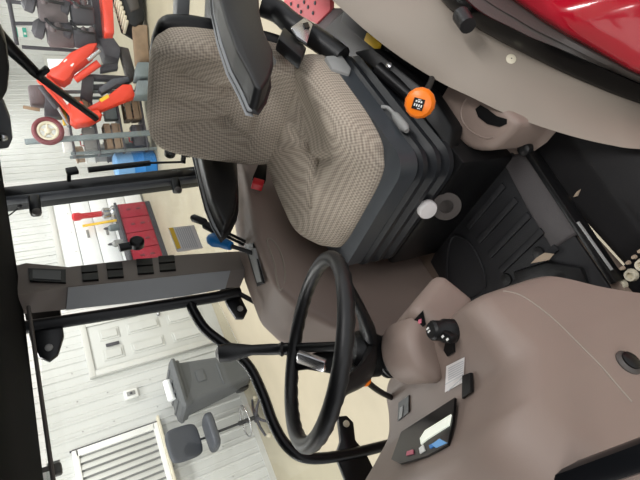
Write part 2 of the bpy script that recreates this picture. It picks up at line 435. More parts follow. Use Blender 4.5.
# ---------------- recess: garage door, window, cabinet and things on it
t = thing('door_2', 'bright white overhead garage door panel in the recess wall', 'door', (8.2, YB, 0)); structure(t)
mb = MB()
for i in range(5): mb.box((8.0, YB-.05, .27+i*.43), (2.7, .06, .415), bev=.01)
mb.build('door_slab', M['brightwhite'], t)
mb = MB(); mb.box((8.0, YB-.06, 2.22), (2.95, .1, .12), bev=.01)
for xx in (6.58, 9.42): mb.box((xx, YB-.06, 1.1), (.12, .1, 2.2), bev=.01)
mb.build('door_frame', M['trim'], t)
mb = MB()
for zz in (1.1, 1.53): mb.box((7.9, YB-.085, zz), (.25, .012, .06), bev=.003)
mb.build('door_handle', M['greyplastic'], t)
t = thing('window_2', 'bright white window panel behind the red boom', 'window', (XR-.05, 8, .9)); structure(t)
a = X(47, 58, XR-.05); b = X(80, 90, XR-.05)
y0, y1 = sorted((a.y, b.y)); z0, z1 = sorted((a.z, b.z))
mb = MB(); mb.box((XR-.06, (y0+y1)/2, (z0+z1)/2), (.04, y1-y0, z1-z0)); mb.build('pane', mat('daylit_pane', (250, 252, 255), .4, emit=.7), t)
mb = MB()
for yy in (y0-.05, y1+.05): mb.box((XR-.06, yy, (z0+z1)/2), (.08, .1, z1-z0+.2), bev=.01)
for zz in (z0-.05, z1+.05): mb.box((XR-.06, (y0+y1)/2, zz), (.08, y1-y0, .1), bev=.01)
mb.build('window_frame', M['trim'], t)

CX0, CX1, CY0, CZ = 5.9, 8.3, 9.42, .86
t = thing('tool_cabinet', 'long low red tool cabinet on dark plinth in front of garage door', 'cabinet', ((CX0+CX1)/2, 9.65, 0))
MB().box(((CX0+CX1)/2, 9.66, .45), (CX1-CX0, .44, .7), bev=.01).build('body', M['toolred'], t)
MB().box(((CX0+CX1)/2, 9.66, .06), (CX1-CX0, .46, .12), bev=.005).build('plinth', M['darkiron'], t)
MB().box(((CX0+CX1)/2, 9.64, .825), (CX1-CX0+.06, .52, .06), bev=.008).build('worktop', M['darkiron'], t)
nd = 5; wd = (CX1-CX0)/nd
for i in range(nd):
    d = MB().box((CX0+wd*(i+.5), CY0+.005, .455), (wd-.03, .03, .64), bev=.008).build('door', M['toolred'], t)
    for zz in (.33, .56): MB().box((CX0+wd*(i+.5)+.02, CY0-.015, zz), (.05, .02, .1), bev=.005).build('handle', M['maroon'], d)
p = Y(107, 213, 9.6)
t = thing('bottle_jack', 'red handled jack with shiny silver base on the red cabinet', 'jack', (p.x, 9.6, .855))
MB().lathe((p.x, 9.6, .856), (0, 0, 1), [(.17, 0), (.17, .05), (.12, .1), (.14, .16), (.14, .26), (.08, .3)], 20).build('base', M['steel'], t)
MB().lathe((p.x, 9.6, 1.15), (0, 0, 1), [(.06, 0), (.07, .02), (.07, .45), (.1, .5), (.1, .62), (.05, .66)], 16).build('handle', M['redplastic'], t)
p = Y(100, 224, 9.7)
o = MB().bar((p.x-.02, 9.62, .86), (p.x+.05, 9.75, 1.62), .035, .06, up=(1, 0, 0), bev=.005).build('wooden_ruler', M['yellow']); tag(o, 'thin yellow stick standing upright on the red cabinet', 'stick')
for i, (aa, bb, nm, mt_, lb) in enumerate([(118, 227, 'oil_can', 'olive', 'grey slate oil can next to the yellow stick'), (119, 243, 'spray_can', 'greyplastic', 'pale grey can standing past the yellow stick')]):
    p = Y(aa, bb, 9.6)
    t = thing(nm, lb, 'can', (p.x, 9.6, .855))
    MB().lathe((p.x, 9.6, .856), (0, 0, 1), [(.08, 0), (.085, .01), (.085, .2), (.04, .25)], 16).build('body', M[mt_], t)
    MB().lathe((p.x, 9.6, 1.1), (0, 0, 1), [(.035, 0), (.03, .06), (.012, .1)], 12).build('cap', M['darkiron'], t)

# blue drum
p = Z(155, 163, 0)
t = thing('blue_drum', 'blue plastic drum with cloudy wrap on top on the tan floor', 'drum', (p.x, p.y, 0))
MB().lathe((p.x, p.y, 0), (0, 0, 1), [(.26, 0), (.29, .03), (.29, .25), (.305, .27), (.29, .29), (.29, .5)], 28).build('body', M['drumblue'], t)
MB().lathe((p.x, p.y, .5), (0, 0, 1), [(.3, 0), (.295, .1), (.31, .2), (.28, .33), (.2, .38)], 24).build('wrap', M['wrap'], t)

# cluttered steel rack with crates
def on(a, b, dist): return CAM + ray(a, b)*dist
rp = Z(152, 120, 0)
hd = Vector((ey.x, ey.y, 0)).normalized()      # runs along the row of stuff
rk = thing('steel_rack', 'grey steel rack holding wooden crates behind the seat', 'rack', (rp.x, rp.y, 0))
dep = Vector((-hd.y, hd.x, 0)); 
if dep.dot(fw) < 0: dep = -dep
R3 = Matrix((hd, dep, V(0, 0, 1))).transposed()
def loc(u, v, z): return rp + hd*u + dep*v + V(0, 0, z)
for u in (-.62, .62):
    for v in (0, .5): MB().box(loc(u, v, .85), (.06, .06, 1.7), R3, .006).build('post', M['olive'], rk)
for z in (.18, .66, 1.15, 1.62): MB().box(loc(0, .25, z), (1.3, .56, .04), R3, .006).build('shelf', M['darkiron'], rk)
def crate(u, v, z, sx, sy, sz, lab):
    t = thing('wooden_crate', lab, 'crate', loc(u, v, z))
    mb = MB(); mb.box(loc(u, v, z+.015), (sx, sy, .03), R3)
    for sgn in (-1, 1):
        for k in range(2):
            mb.box(loc(u, v+sgn*sy/2, z+.03+sz*(.25+.5*k)), (sx, .025, sz*.4), R3, .004)
            mb.box(loc(u+sgn*sx/2, v, z+.03+sz*(.25+.5*k)), (.025, sy, sz*.4), R3, .004)
    mb.build('slatted_box', M['wood'], t)
    for k in range(3): 
        MB().box(loc(u-.12+.12*k, v, z+sz*.55), (.09, .2, sz*.8), R3, .01).build('contents', M[('white', 'olive', 'dirty')[k]], t)
crate(-.3, .22, .2, .5, .45, .3, 'slatted wooden crate at the bottom of the grey rack')
crate(.3, .22, .68, .5, .45, .3, 'slatted wooden crate on the middle shelf of the rack')
crate(-.25, .22, 1.17, .52, .45, .26, 'slatted wooden crate on the upper shelf of the rack')
for (u, z, mt_, lab, nm) in ((.3, .2, 'darkiron', 'dark toolbox on the lowest shelf of the rack', 'toolbox'), (-.3, .68, 'olive', 'slate grey toolbox beside the middle shelf crate', 'toolbox'), (.32, 1.17, 'greyplastic', 'pale grey toolbox on the upper shelf of the rack', 'toolbox')):
    t = thing(nm, lab, 'toolbox', loc(u, .22, z))
    MB().box(loc(u, .22, z+.12), (.46, .3, .24), R3, .02).build('body', M[mt_], t)
    MB().tube([loc(u-.12, .22, z+.24), loc(u-.1, .22, z+.3), loc(u+.1, .22, z+.3), loc(u+.12, .22, z+.24)], .014, 8).build('handle', M['redplastic'], t)
o = MB().box(loc(-.2, .25, 1.68), (.35, .25, .08), R3, .01).build('parts_tray', M['yellow']); tag(o, 'small yellow parts tray on top of the rack', 'tray')
o = MB().box(loc(.3, .25, 1.72), (.45, .35, .16), R3, .01).build('white_carton', M['white']); tag(o, 'white carton on top of the rack', 'box')

c0 = on(100, 153, 11.9); zz = 0
for (mt_, nm, lb, sz) in (('olive', 'storage_chest', 'slate grey chest at the bottom of the box stack behind the blue drum', (.55, .5, .74)), ('darkiron', 'tool_case', 'dark tool case on the slate grey chest, second from the bottom', (.45, .34, .2)), ('greyplastic', 'parts_bin', 'pale grey parts bin in the middle of the box stack', (.36, .32, .24)), ('white', 'carton', 'white carton under the brown one on the box stack', (.34, .32, .2)), ('wood', 'carton', 'brown carton topmost on the box stack behind the blue drum', (.3, .3, .17))):
    b0 = V(c0.x, c0.y, zz); t = thing(nm, lb, 'box', b0)
    MB().box(b0+V(0, 0, sz[2]/2-.015), (sz[0], sz[1], sz[2]-.03), rotz(.5), .015).build('body', M[mt_], t)
    MB().box(b0+V(0, 0, sz[2]-.015), (sz[0]+.03, sz[1]+.03, .03), rotz(.5), .008).build('lid', M[mt_], t)
    zz += sz[2]
# wall beam with hand wheel
t = thing('spoked_wheel', 'cream spoked wheel with maroon tyre on the grey wall beam', 'wheel', on(48, 131, 10.6))
c = on(48, 131, 10.6); nrm = -fw.copy(); nrm.z = 0; nrm.normalize()
mb = MB(); u1 = V(-nrm.y, nrm.x, 0); u2 = V(0, 0, 1)
MB().tube([c+(u1*math.cos(a*PI/16)+u2*math.sin(a*PI/16))*.23 for a in range(32)], .05, 12, closed=True).build('tyre', M['maroon'], t)
MB().tube([c+(u1*math.cos(a*PI/16)+u2*math.sin(a*PI/16))*.165 for a in range(32)], .035, 12, closed=True).build('rim', M['cream'], t)
mb = MB(); mb.lathe(c-nrm*.05, nrm, [(.06, 0), (.06, .1), (.03, .12)], 20)
for k in range(5): mb.tube([c+(u1*math.cos(k*1.257)+u2*math.sin(k*1.257))*.05, c+(u1*math.cos(k*1.257)+u2*math.sin(k*1.257))*.16], .018, 8)
mb.build('hub', M['cream'], t)
a = on(26, 143, 10.7); b = on(104, 139, 10.3); 
t = thing('steel_post', 'grey steel post standing under the cream wheel', 'post', (c.x, c.y, 0))
MB().bar(on(25, 142, 10.7), on(150, 133, 10.7), .1, .1, bev=.01).build('beam', M['olive'], t)
MB().box((c.x-u1.x*0, c.y+.1, .02), (.4, .4, .04), bev=.005).build('foot_plate', M['olive'], t)

# knuckle boom machine (orange red)
D = (Z(151, 82, 0)-CAM).length-.1
t = thing('loader_boom', 'orange-red folded loader boom with silver cylinders behind the seat', 'machine', Z(148, 88, 0))
def slab(name, pix, th, mt_, par, dist=D, bev=.015):
    pts = [on(a, b, dist) for a, b in pix]
    hf = Vector((fw.x, fw.y, 0)).normalized()
    return MB().prism([p-hf*th/2 for p in pts], hf*th, bev, 1).build(name, M[mt_], par)
ub = slab('upper_arm', [(97, 46), (88, 47), (70, 56), (58, 68), (46, 74), (52, 80), (64, 84), (70, 80), (74, 71), (92, 57)], .3, 'machred', t)
slab('name_plate', [(66, 62), (74, 67), (72, 70), (63, 65)], .31, 'white', ub, bev=0)
slab('lift_arm', [(36, 79), (42, 77), (50, 80), (62, 90), (76, 104), (82, 112), (74, 120), (66, 110), (50, 92)], .22, 'machred', t, D-.05)
slab('lettering', [(54, 88), (58, 89), (70, 104), (67, 107)], .25, 'white', t.children[1], D-.05, bev=0)
slab('knuckle', [(70, 105), (82, 104), (86, 114), (98, 112), (102, 118), (90, 124), (76, 127), (70, 122)], .35, 'machred', t, D-.05)
la = slab('lower_arm', [(82, 112), (104, 100), (122, 86), (131, 86), (135, 98), (122, 103), (100, 112), (86, 119)], .2, 'machred', t)
slab('warning_stripe', [(99, 101), (107, 96), (109, 99), (101, 104)], .22, 'yellow', la, bev=0)
def rod(name, a, b, r, mt_, dist=D): return MB().tube([on(*a, dist), on(*b, dist)], r, 10).build(name, M[mt_], t)
rod('brace', (99, 63), (75, 80), .07, 'machred'); rod('hydraulic_cylinder', (40, 86), (57, 108), .05, 'darkiron', D-.2); rod('piston_rod', (57, 106), (68, 125), .03, 'steel', D-.2)
rod('hydraulic_cylinder', (88, 60), (100, 50), .04, 'steel', D-.2)
slab('chassis', [(98, 44), (112, 43), (120, 54), (118, 64), (104, 60)], .5, 'darkiron', t, D+.4)
slab('swing_post', [(118, 48), (128, 50), (136, 78), (128, 84)], .2, 'greytrim', t, D+.35)
for q_ in ([(100, 66), (117, 64), (118, 70), (100, 73)], [(84, 75), (126, 77), (127, 82), (84, 80)], [(84, 86), (122, 84), (124, 88), (84, 90)]): slab('frame_rail', q_, .15, 'darkiron', t, D+.4)
slab('bucket_link', [(98, 90), (112, 80), (128, 78), (130, 84), (116, 86), (102, 95)], .2, 'stool', t, D+.1)
slab('bracket', [(82, 78), (94, 78), (92, 104), (80, 98)], .2, 'darkiron', t, D+.3)
slab('blade', [(132, 26), (147, 26), (149, 66), (135, 66)], .12, 'wood', t, D-.1)
for yy in (66, 84): slab('stabiliser', [(136, yy), (149, yy), (149, yy+14), (134, yy+14)], .4, 'olive', t, D-.1)
# tracked machine
t = thing('track_loader', 'small orange tracked machine with dark mast, partly behind the boom', 'machine', Z(143, 18, 0))
slab('body_panel', [(100, -6), (111, -6), (113, 39), (104, 39)], .5, 'machred', t, D+.2)
slab('mast', [(90, -8), (100, -8), (104, 46), (96, 46)], .2, 'darkiron', t, D+.5)
tr = MB(); cpt = [on(112, -20, D), on(124, 26, D), on(134, 32, D), on(143, 25, D), on(140, -20, D)]
hf = Vector((fw.x, fw.y, 0)).normalized()
mb = MB(); inner = [on(118, -18, D), on(128, 22, D), on(138, 18, D), on(135, -18, D)]
MB().prism([p-hf*.2 for p in cpt], hf*.45, .03).build('track', M['rubber'], t)
slab('track_frame', [(120, -10), (132, -10), (138, 14), (129, 18)], .5, 'greytrim', t, D)
mb = MB()
for k in range(7):
    a = on(116+1.6*k, 0+4.5*k, D-.05); mb.bar(a-hf*.24, a+hf*.24, .05, .05, bev=.01)
mb.build('tread_lug', M['cream'], t)

# rack of machine parts against the wall, top of the photo
DR = 11.5
t = thing('parts_rack', 'tall dark pipe rack against the white wall', 'rack', on(90, 20, DR)*1)
for i, (a, b) in enumerate([((6, 1), (96, 11)), ((14, 23.5), (92, 24)), ((22, 47), (80, 51))]):
    MB().tube([on(*a, DR), on(*b, DR)], .035, 10).build('post', M['darkiron'], t)
MB().tube([on(7, -10, DR), on(17, 45, DR)], .04, 10).build('rail', M['darkiron'], t)
MB().tube([on(88, -10, DR), on(98, 50, DR)], .05, 10).build('rail', M['darkiron'], t)
def lump(name, px_, dist, r, mt_, lab, sq=(1, 1, 1), sd=0):
    bm = MB(); ret = bmesh.ops.create_icosphere(bm.bm, subdivisions=3, radius=1)
    c = on(*px_, dist)
    for v in ret['verts']:
        d = v.co.normalized(); k = 1+.35*noise.noise(d*1.7+V(sd, 0, 0)) + .12*noise.noise(d*5+V(sd, 3, 0))
        q = V(d.x*sq[0], d.y*sq[1], d.z*sq[2])*r*k
        v.co = c+q
    return tag(bm.build(name, M[mt_], angle=25), lab, 'machine part')
def engine(px_, dist, s, mt_, lab, sd):
    c = on(*px_, dist); random.seed(sd)
    t = thing('engine_block', lab, 'engine', c-V(0, 0, .2*s))
    MB().box(c, (.42*s, .42*s, .5*s), rotz(.4), .04).build('block', M[mt_], t)
    MB().lathe(c+V(0, -.1*s, .26*s), (.2, -.3, 1), [(.14*s, 0), (.2*s, .03*s), (.2*s, .16*s), (.1*s, .24*s)], 16).build('air_filter', M['darkiron'], t)
    mb = MB()
    for k in range(6):
        p = c+V(random.uniform(-.2, .2)*s, -.24*s, random.uniform(-.2, .2)*s); mb.lathe(p, (random.uniform(-.3, .3), -1, 0), [(.06*s, 0), (.06*s, .08*s), (.03*s, .12*s)], 12)
    mb.build('pulley', M['dirty'], t)
    MB().tube(crom([c+V(-.2, -.25, -.2)*s, c+V(-.28, -.35, .1)*s, c+V(.1, -.35, .25)*s, c+V(.25, -.2, .1)*s], 6), .03*s, 8).build('hose', M['rubber'], t)
engine((52, 10), DR-.5, .95, 'dirty', 'brown engine block hung high on the pipe rack', 1)
engine((82, 14), DR-.5, .8, 'darkiron', 'dark engine block low on the pipe rack', 2)
engine((60, 36), DR-.5, .9, 'dirty', 'brown engine block between the two thin rack posts', 3)
engine((84, 38), DR-.5, .8, 'darkiron', 'dark engine block right above the boom tip', 4)
engine((68, -6), DR-.5, .8, 'maroon', 'reddish engine block at the edge of the pipe rack', 5)
# pieces leaning left of the boom
t = thing('outboard_motor', 'dark outboard motor hanging beside the cream wheel', 'motor', on(36, 98, 10.9))
MB().prism([on(27, 84, 10.9), on(44, 84, 10.9), on(46, 104, 10.9), on(30, 104, 10.9)], hf*.3, .05).build('cowl', M['dirty'], t)
MB().prism([on(44, 86, 10.9), on(58, 90, 10.9), on(64, 116, 10.9), on(44, 116, 10.9)], hf*.3, .05).build('leg_housing', M['darkiron'], t)
MB().bar(on(23, 107, 10.9), on(40, 110, 10.9), .15, .06, bev=.01).build('bracket', M['wood'], t)
# green sign
c = X(21, 32, XR-.03); t = thing('green_sign', 'small white and green emergency sign high on the white wall', 'sign', c)
MB().box((XR-.03, c.y, c.z), (.02, .3, .3), bev=.004).build('plate', M['white'], t)
for dz, hgt in ((-.09, .1), (.11, .06)): MB().box((XR-.045, c.y, c.z+dz), (.01, .28, hgt)).build('pictogram', M['green'], t)
MB().box((XR-.052, c.y+.03, c.z-.09), (.006, .06, .06)).build('arrow', M['white'], t)

# ================================================================== THE TRACTOR
FZ = 1.1
tag(MB().box((.7, 1.01, FZ-.04), (1.8, .59, .08), bev=.01).build('cab_floor', M['carpet']), 'brown rubber cab floor under steering column and seat', 'floor')

# ---------------- right hand console with its levers
cy0, cy1 = 1.28, 1.56
prof = [(1.62, .95), (.36, .95), (.34, 1.2), (.37, 1.42), (.48, 1.59), (.58, 1.68), (.68, 1.725), (.9, 1.715), (1.28, 1.63), (1.62, 1.62)]
con = thing('side_console', 'taupe control console along the far side of the cab, with blue lever', 'console', (.95, 1.4, 1.1))
cb = MB().prism([V(x, cy0, z) for x, z in prof], (0, cy1-cy0, 0), .03, 4).build('body', M['beige'], con, angle=50)
tb = bvh(cb)
sl = decal(MB(), tb, [(247, 244), (254, 243), (268, 283), (261, 286)], .006).build('lever_slot', M['black'], con)
decal(MB(), tb, [(251, 249), (256, 248), (266, 281), (261, 282)], .012).build('slot_scale', M['greyplastic'], sl)
rim_ = [hit(tb, a, b)[0] for a, b in [(267, 241), (272, 240), (279, 249), (284, 265), (285, 279), (281, 290), (277, 280), (274, 262)]]
rim_ = [p for p in rim_ if p is not None]
if len(rim_) > 4: MB().tube(crom(rim_, 4, closed=True), .0035, 8, closed=True).build('tray_rim', M['liner'], con)
def lever(px, knob_mat, par, name='lever', rr=.007):
    pts = px
    l = MB().tube(pts[:2], rr, 10).build(name, M['black'], par)
    return l
p0, _ = hit(tb, 256, 257); 
if p0 is None: p0 = V(.85, 1.32, 1.72)
p1 = Y(231, 246, 1.33); p2 = Y(215, 240, 1.36); p3 = Y(208, 239, 1.375)
lv = MB().tube([p0-V(0, 0, .02), p1], .008, 10).build('lever', M['black'], con)
MB().tube(crom([p1, p1.lerp(p2, .5), p2, p3], 4), [.016, .018, .019, .0195, .0195, .021, .0235, .026, .027, .026, .023, .02, .012], 14).build('lever_handle', M['blue'], lv)
for q0, q1, q2 in (((230, 243), (216, 231), (203, 224)), ((232, 240), (207, 223), (191, 217))):
    a, b, c = Y(*q0, 1.42), Y(*q1, 1.43), Y(*q2, 1.44)
    lv = MB().tube([a-V(.02, 0, .05), b], .006, 10).build('lever', M['black'], con)
    MB().tube([b, b.lerp(c, .15), b.lerp(c, .85), c], [.008, .015, .016, .008], 12).build('lever_handle', M['rubber'], lv)
# light grey window sill strip behind the far armrest
MB().tube(crom([Y(195, 150, 1.53), Y(206, 175, 1.53), Y(216, 205, 1.53), Y(226, 238, 1.53)], 5), .022, 10).build('sill_strip', M['greyplastic'], con)

# ---------------- cab frame: roof, posts, glass
cab = thing('cab_frame', 'black tractor cab frame, its posts, roof edge and window glass', 'cab frame', (1.0, 1.55, 1.6))
roof = MB().prism([V(-.9, .2, 2.462), V(.42, .2, 2.462), V(1.62, .2, 2.462), V(1.62, 1.5, 2.462), V(.95, 1.57, 2.462), V(.42, 1.565, 2.472), V(-.9, 1.56, 2.48)], (0, 0, .22), .02).build('roof', M['roofblack'], cab)
MB().tube([V(-.9, 1.50, 2.455), V(.95, 1.52, 2.445)], .006, 8).build('roof_seam', M['greytrim'], roof)
# rear right post
a, b = Y(-12, 196, 1.55), Y(206, 171, 1.55)
MB().bar(a+V(0, .03, 0), b+V(0, .03, 0), .075, .07, up=(0, 1, 0), bev=.01).build('rear_post', M['frame'], cab)
MB().bar(Y(-12, 203, 1.54), Y(205, 178, 1.54), .02, .03, up=(0, 1, 0), bev=.004).build('post_seal', M['stool'], cab)
# switch post
mid = [Y(-5, 296, 1.50), Y(66, 286, 1.50), Y(232, 270, 1.49)]
def xy(p): return p
q_up0, q_up1 = Y(20, 263, 1.56), Y(236, 251, 1.56)
q_lo0, q_lo1 = Y(55, 312, 1.56), Y(238, 292, 1.56)
def sec(k0, up, md, lo): return [up, md, lo, (up+lo)/2+V(0, .06, 0)]
secs = []
for (u, mm_, l) in (((-10, 272), (-10, 298), (-10, 318)), ((18, 265), (22, 294), (22, 314)), ((26, 263), (66, 287), (62, 310)), ((68, 267), (74, 286), (75, 308)), ((120, 261), (125, 281), (130, 302)), ((180, 255), (180, 275), (185, 295)), ((226, 252), (232, 270), (225, 288)), ((246, 251), (248, 268), (240, 287))):
    up, md, lo = Y(*u, 1.56), Y(*mm_, 1.50), Y(*l, 1.56)
    secs.append([up, md, lo, (up+lo)/2+V(0, .05, 0)])
pm = MB().loft(secs, closed=True, caps=True)
post = pm.build('switch_post', M['posttrim'], cab, angle=25)
tp = bvh(post)
for (cx, cy) in ((90, 274.5), (115, 271.5), (145, 267.5), (167, 264.5)):
    for dy in (-4, 4):
        k = .06
        def off(a, b): return (cx+a+ .12*(b+dy), cy+dy+b-a*.07)
        s_ = decal(MB(), tp, [off(-8, -3.2), off(8, -3.2), off(8, 3.2), off(-8, 3.2)], .008).build('rocker_switch', M['black'], post)
decal(MB(), tp, [(28, 270), (66, 272), (66, 284), (30, 283)], .006).build('display_bezel', M['black'], post)
decal(MB(), tp, [(33, 272), (61, 273.5), (61, 282), (33, 281.5)], .008).build('display_screen', M['screen'], post)
# lighter front face of the switch post
fr_ = []
for (mm_, l) in (((68, 287.5), (66, 309)), ((125, 281.5), (130, 302)), ((180, 275.5), (185, 295)), ((230, 270.5), (225, 288))):
    md, lo = Y(*mm_, 1.497), Y(*l, 1.557); fr_.append([md, lo, lo+V(-.004, -.001, 0), md+V(-.004, -.002, 0)])
MB().loft(fr_, closed=True, caps=True).build('post_face', M['greyframe'], cab)
# glass panes
MB().prism([Y(0, 200, 1.57), Y(200, 176, 1.57), Y(232, 262, 1.57), Y(10, 275, 1.57)], (0, .005, 0)).build('side_window', M['glass'], cab)
a = V(1.56, 1.53, 1.68); RG = [V(1.50, 1.53, 1.69), V(1.52, 1.53, 2.46), V(1.56, .3, 2.46), V(1.56, .3, 1.69)]
MB().prism(RG, (.005, 0, 0)).build('rear_window', M['glass'], cab)
# rear window sill bar
MB().bar(V(1.53, 1.53, 1.665), V(1.6, .3, 1.74), .1, .06, bev=.01).build('rear_sill', M['black'], cab)
MB().bar(X(180, 45, 1.5), X(183, -40, 1.5), .05, .045, bev=.01).build('sill_strip', M['greyframe'], cab)
# hinges, strut, wiper
for (px_, py_) in ((37, 199), (178, 182)):
    hb = MB().bar(Y(px_-3, py_-3, 1.53), Y(px_-1, py_+16 if px_ < 100 else py_+10, 1.53), .04, .035, up=(0, 1, 0), bev=.012).build('hinge', M['frame'], cab)
    MB().lathe(Y(px_, py_+(14 if px_ < 100 else 9), 1.51), (0, -1, 0), [(.016, 0), (.016, .01), (.008, .014)], 12).build('hinge_bolt', M['greytrim'], hb)
st = MB().tube([Y(88, 170, 1.5), Y(150, 163, 1.5)], .012, 12).build('gas_strut', M['black'], cab)
MB().tube([Y(150, 163, 1.5), Y(182, 162, 1.5)], .005, 8).build('strut_rod', M['frame'], st)
kn = MB().tube([Y(170, 153, 1.48), Y(189, 151, 1.48)], .008, 8).build('latch', M['frame'], cab)
for p_ in ((170, 153), (188, 152)): MB().lathe(Y(*p_, 1.46), (0, -1, 0), [(.02, -.015), (.024, -.01), (.024, .01), (.014, .016)], 16).build('latch_knob', M['black'], kn)
MB().tube([Y(184, 153, 1.48), Y(183, 163, 1.52)], .012, 10).build('latch_stem', M['frame'], kn)
sk = MB().bar(Y(66, 172, 1.49), Y(78, 170, 1.49), .03, .02, up=(0, 1, 0), bev=.004).build('window_catch', M['frame'], cab)
MB().tube([Y(69, 172, 1.49), Y(69, 181, 1.53)], .008, 8).build('catch_stem', M['frame'], sk)
lk = MB().tube([Y(119, 248, 1.53), Y(134, 245, 1.53)], .016, 14).build('window_latch', M['black'], cab)
MB().lathe(Y(137, 243, 1.52), (0, -1, 0), [(.02, -.02), (.027, -.012), (.027, .012), (.018, .02)], 16).build('latch_knob', M['black'], lk)
MB().tube([Y(3, 220, 1.56), Y(20, 207, 1.56)], .0025, 8).build('antenna_wire', M['frame'], cab)
MB().lathe(Y(20, 207, 1.55), (0, -1, 0), [(.008, 0), (.008, .006)], 10).build('wire_end', M['frame'], cab.children[-1])
wp = MB().tube([X(-6, 28, 1.53), X(12, 50, 1.53), X(38, 75, 1.53)], [.018, .02, .016], 10).build('wiper_arm', M['frame'], cab)
MB().bar(X(30, 70, 1.525), X(97, 119, 1.525), .02, .022, up=(1, 0, 0), bev=.004).build('wiper_blade', M['black'], wp)
MB().bar(X(38, 76, 1.51), X(48, 68, 1.51), .018, .02, up=(1, 0, 0), bev=.004).build('wiper_clip', M['black'], wp)
# caution label on the side glass
gp = MB().prism([Y(168, 228, 1.562), Y(194, 225, 1.562), Y(203, 248, 1.562), Y(177, 252, 1.562)], (0, .002, 0)).build('caution_label', M['label'], cab)
MB().prism([Y(169, 228, 1.560), Y(173, 227.5, 1.560), Y(181, 248, 1.560), Y(177, 249, 1.560)], (0, .001, 0)).build('label_stripe', M['yellow'], gp)
mb = MB()
for i in range(8):
    k = i/8
    a0 = V(175+ .0+k*0, 228, 0)
    xa, ya = 175+k*16, 228.5-k*2.2
    mb.prism([Y(xa, ya, 1.560), Y(xa+1.1, ya-.1, 1.560), Y(xa+9.2, ya+20, 1.560), Y(xa+8.1, ya+20.2, 1.560)], (0, .001, 0))
mb.build('label_print', M['greyprint'], gp)
# roof pod and its bolt plate at the rear
pod = MB().prism([X(-20, 30, 1.42), X(1, 32, 1.42), X(7, 45, 1.42), X(10, 70, 1.42), X(8, 92, 1.42), X(2, 103, 1.42), X(-20, 105, 1.42)], (.07, 0, 0), .012).build('roof_speaker', M['black'], cab)
pl = MB().prism([X(-20, 100, 1.47), X(4, 104, 1.47), X(11, 122, 1.47), X(13, 140, 1.47), X(9, 149, 1.47), X(-20, 152, 1.47)], (.04, 0, 0), .008).build('mounting_plate', M['stool'], cab)
MB().lathe(X(3, 137, 1.462), (-1, 0, 0), [(.014, -.01), (.014, .006), (.008, .01)], 14).build('plate_bolt', M['steel'], pl)
# wiper / mirror bit at the front edge
o = thing('mirror_bracket', 'silver mirror bracket outside the front corner of the cab', 'mirror', Y(40, 474, 1.7))
MB().bar(Y(20, 482, 1.7), Y(62, 468, 1.7), .03, .035, bev=.006).build('arm', M['greytrim'], o)
MB().bar(Y(10, 488, 1.68), Y(52, 476, 1.68), .02, .03, bev=.006).build('housing', M['white'], o)
MB().prism([Y(47, 463, 1.7), Y(60, 459, 1.7), Y(57, 464, 1.7), Y(63, 468, 1.7), Y(46, 470, 1.7)], (0, .02, 0), .003).build('clip', M['greyplastic'], o)

# ---------------- right hand door
dr = thing('cab_door', 'far glass cab door with bent black tube frame', 'door', (.5, 1.6, 1.5))
YD = 1.6
MB().tube([Y(20, 328, YD), Y(60, 322, YD), Y(130, 311, YD), Y(216, 297, YD), Y(240, 292, YD)], .022, 14).build('frame_tube', M['frame'], dr)
MB().tube(crom([Y(190, 303, YD), Y(194, 312, YD), Y(206, 330, YD), Y(232, 350, YD), Y(250, 368, YD), Y(263, 395, YD), Y(274, 425, YD), Y(288, 447, YD), Y(308, 458, YD), Y(345, 455, YD), Y(400, 442, YD)], 5), .019, 14).build('lower_tube', M['frame'], dr)
hp = MB().prism([Y(24, 312, YD), Y(60, 306, YD), Y(64, 335, YD), Y(58, 354, YD), Y(49, 361, YD), Y(39, 357, YD), Y(30, 340, YD)], (0, .02, 0), .006).build('hinge_plate', M['frame'], dr)
for p_ in ((46, 324), (49, 348)): MB().lathe(Y(*p_, YD-.002), (0, -1, 0), [(.012, 0), (.012, .006), (.007, .01)], 12).build('hinge_bolt', M['greyplastic'], hp)
hp = MB().prism([Y(216, 280, YD+.02), Y(234, 277, YD+.02), Y(242, 298, YD+.02), Y(248, 310, YD+.02), Y(244, 318, YD+.02), Y(236, 318, YD+.02), Y(228, 306, YD+.02)], (0, .02, 0), .006).build('hinge_plate', M['frame'], dr)
for p_ in ((234, 292), (240, 309)): MB().lathe(Y(*p_, YD+.018), (0, -1, 0), [(.012, 0), (.012, .006), (.007, .01)], 12).build('hinge_bolt', M['greyplastic'], hp)
sr = MB().tube([Y(240, 294, YD-.01), Y(262, 306, YD-.01)], .01, 10).build('gas_strut', M['frame'], dr)
MB().tube([Y(262, 306, YD-.01), Y(300, 326, YD-.01)], .008, 10).build('strut_rod', M['black'], sr)
MB().tube([Y(256, 303, YD-.01), Y(262, 306, YD-.01)], .0115, 10).build('strut_ring', M['steel'], sr)
lp = MB().prism([Y(338, 416, YD), Y(347, 415, YD), Y(354, 422, YD), Y(356, 440, YD), Y(366, 452, YD), Y(385, 490, YD), Y(352, 495, YD), Y(336, 455, YD), Y(341, 440, YD)], (0, .025, 0), .006).build('latch_plate', M['frame'], dr)
MB().lathe(Y(346, 424, YD-.002), (0, -1, 0), [(.012, 0), (.012, .006), (.007, .01)], 12).build('latch_bolt', M['cream'], lp)
MB().prism([Y(40, 320, YD+.01), Y(216, 297, YD+.01), Y(250, 368, YD+.01), Y(288, 447, YD+.01), Y(345, 455, YD+.01), Y(375, 520, YD+.01), Y(50, 560, YD+.01)], (0, .005, 0)).build('door_glass', M['glass'], dr)

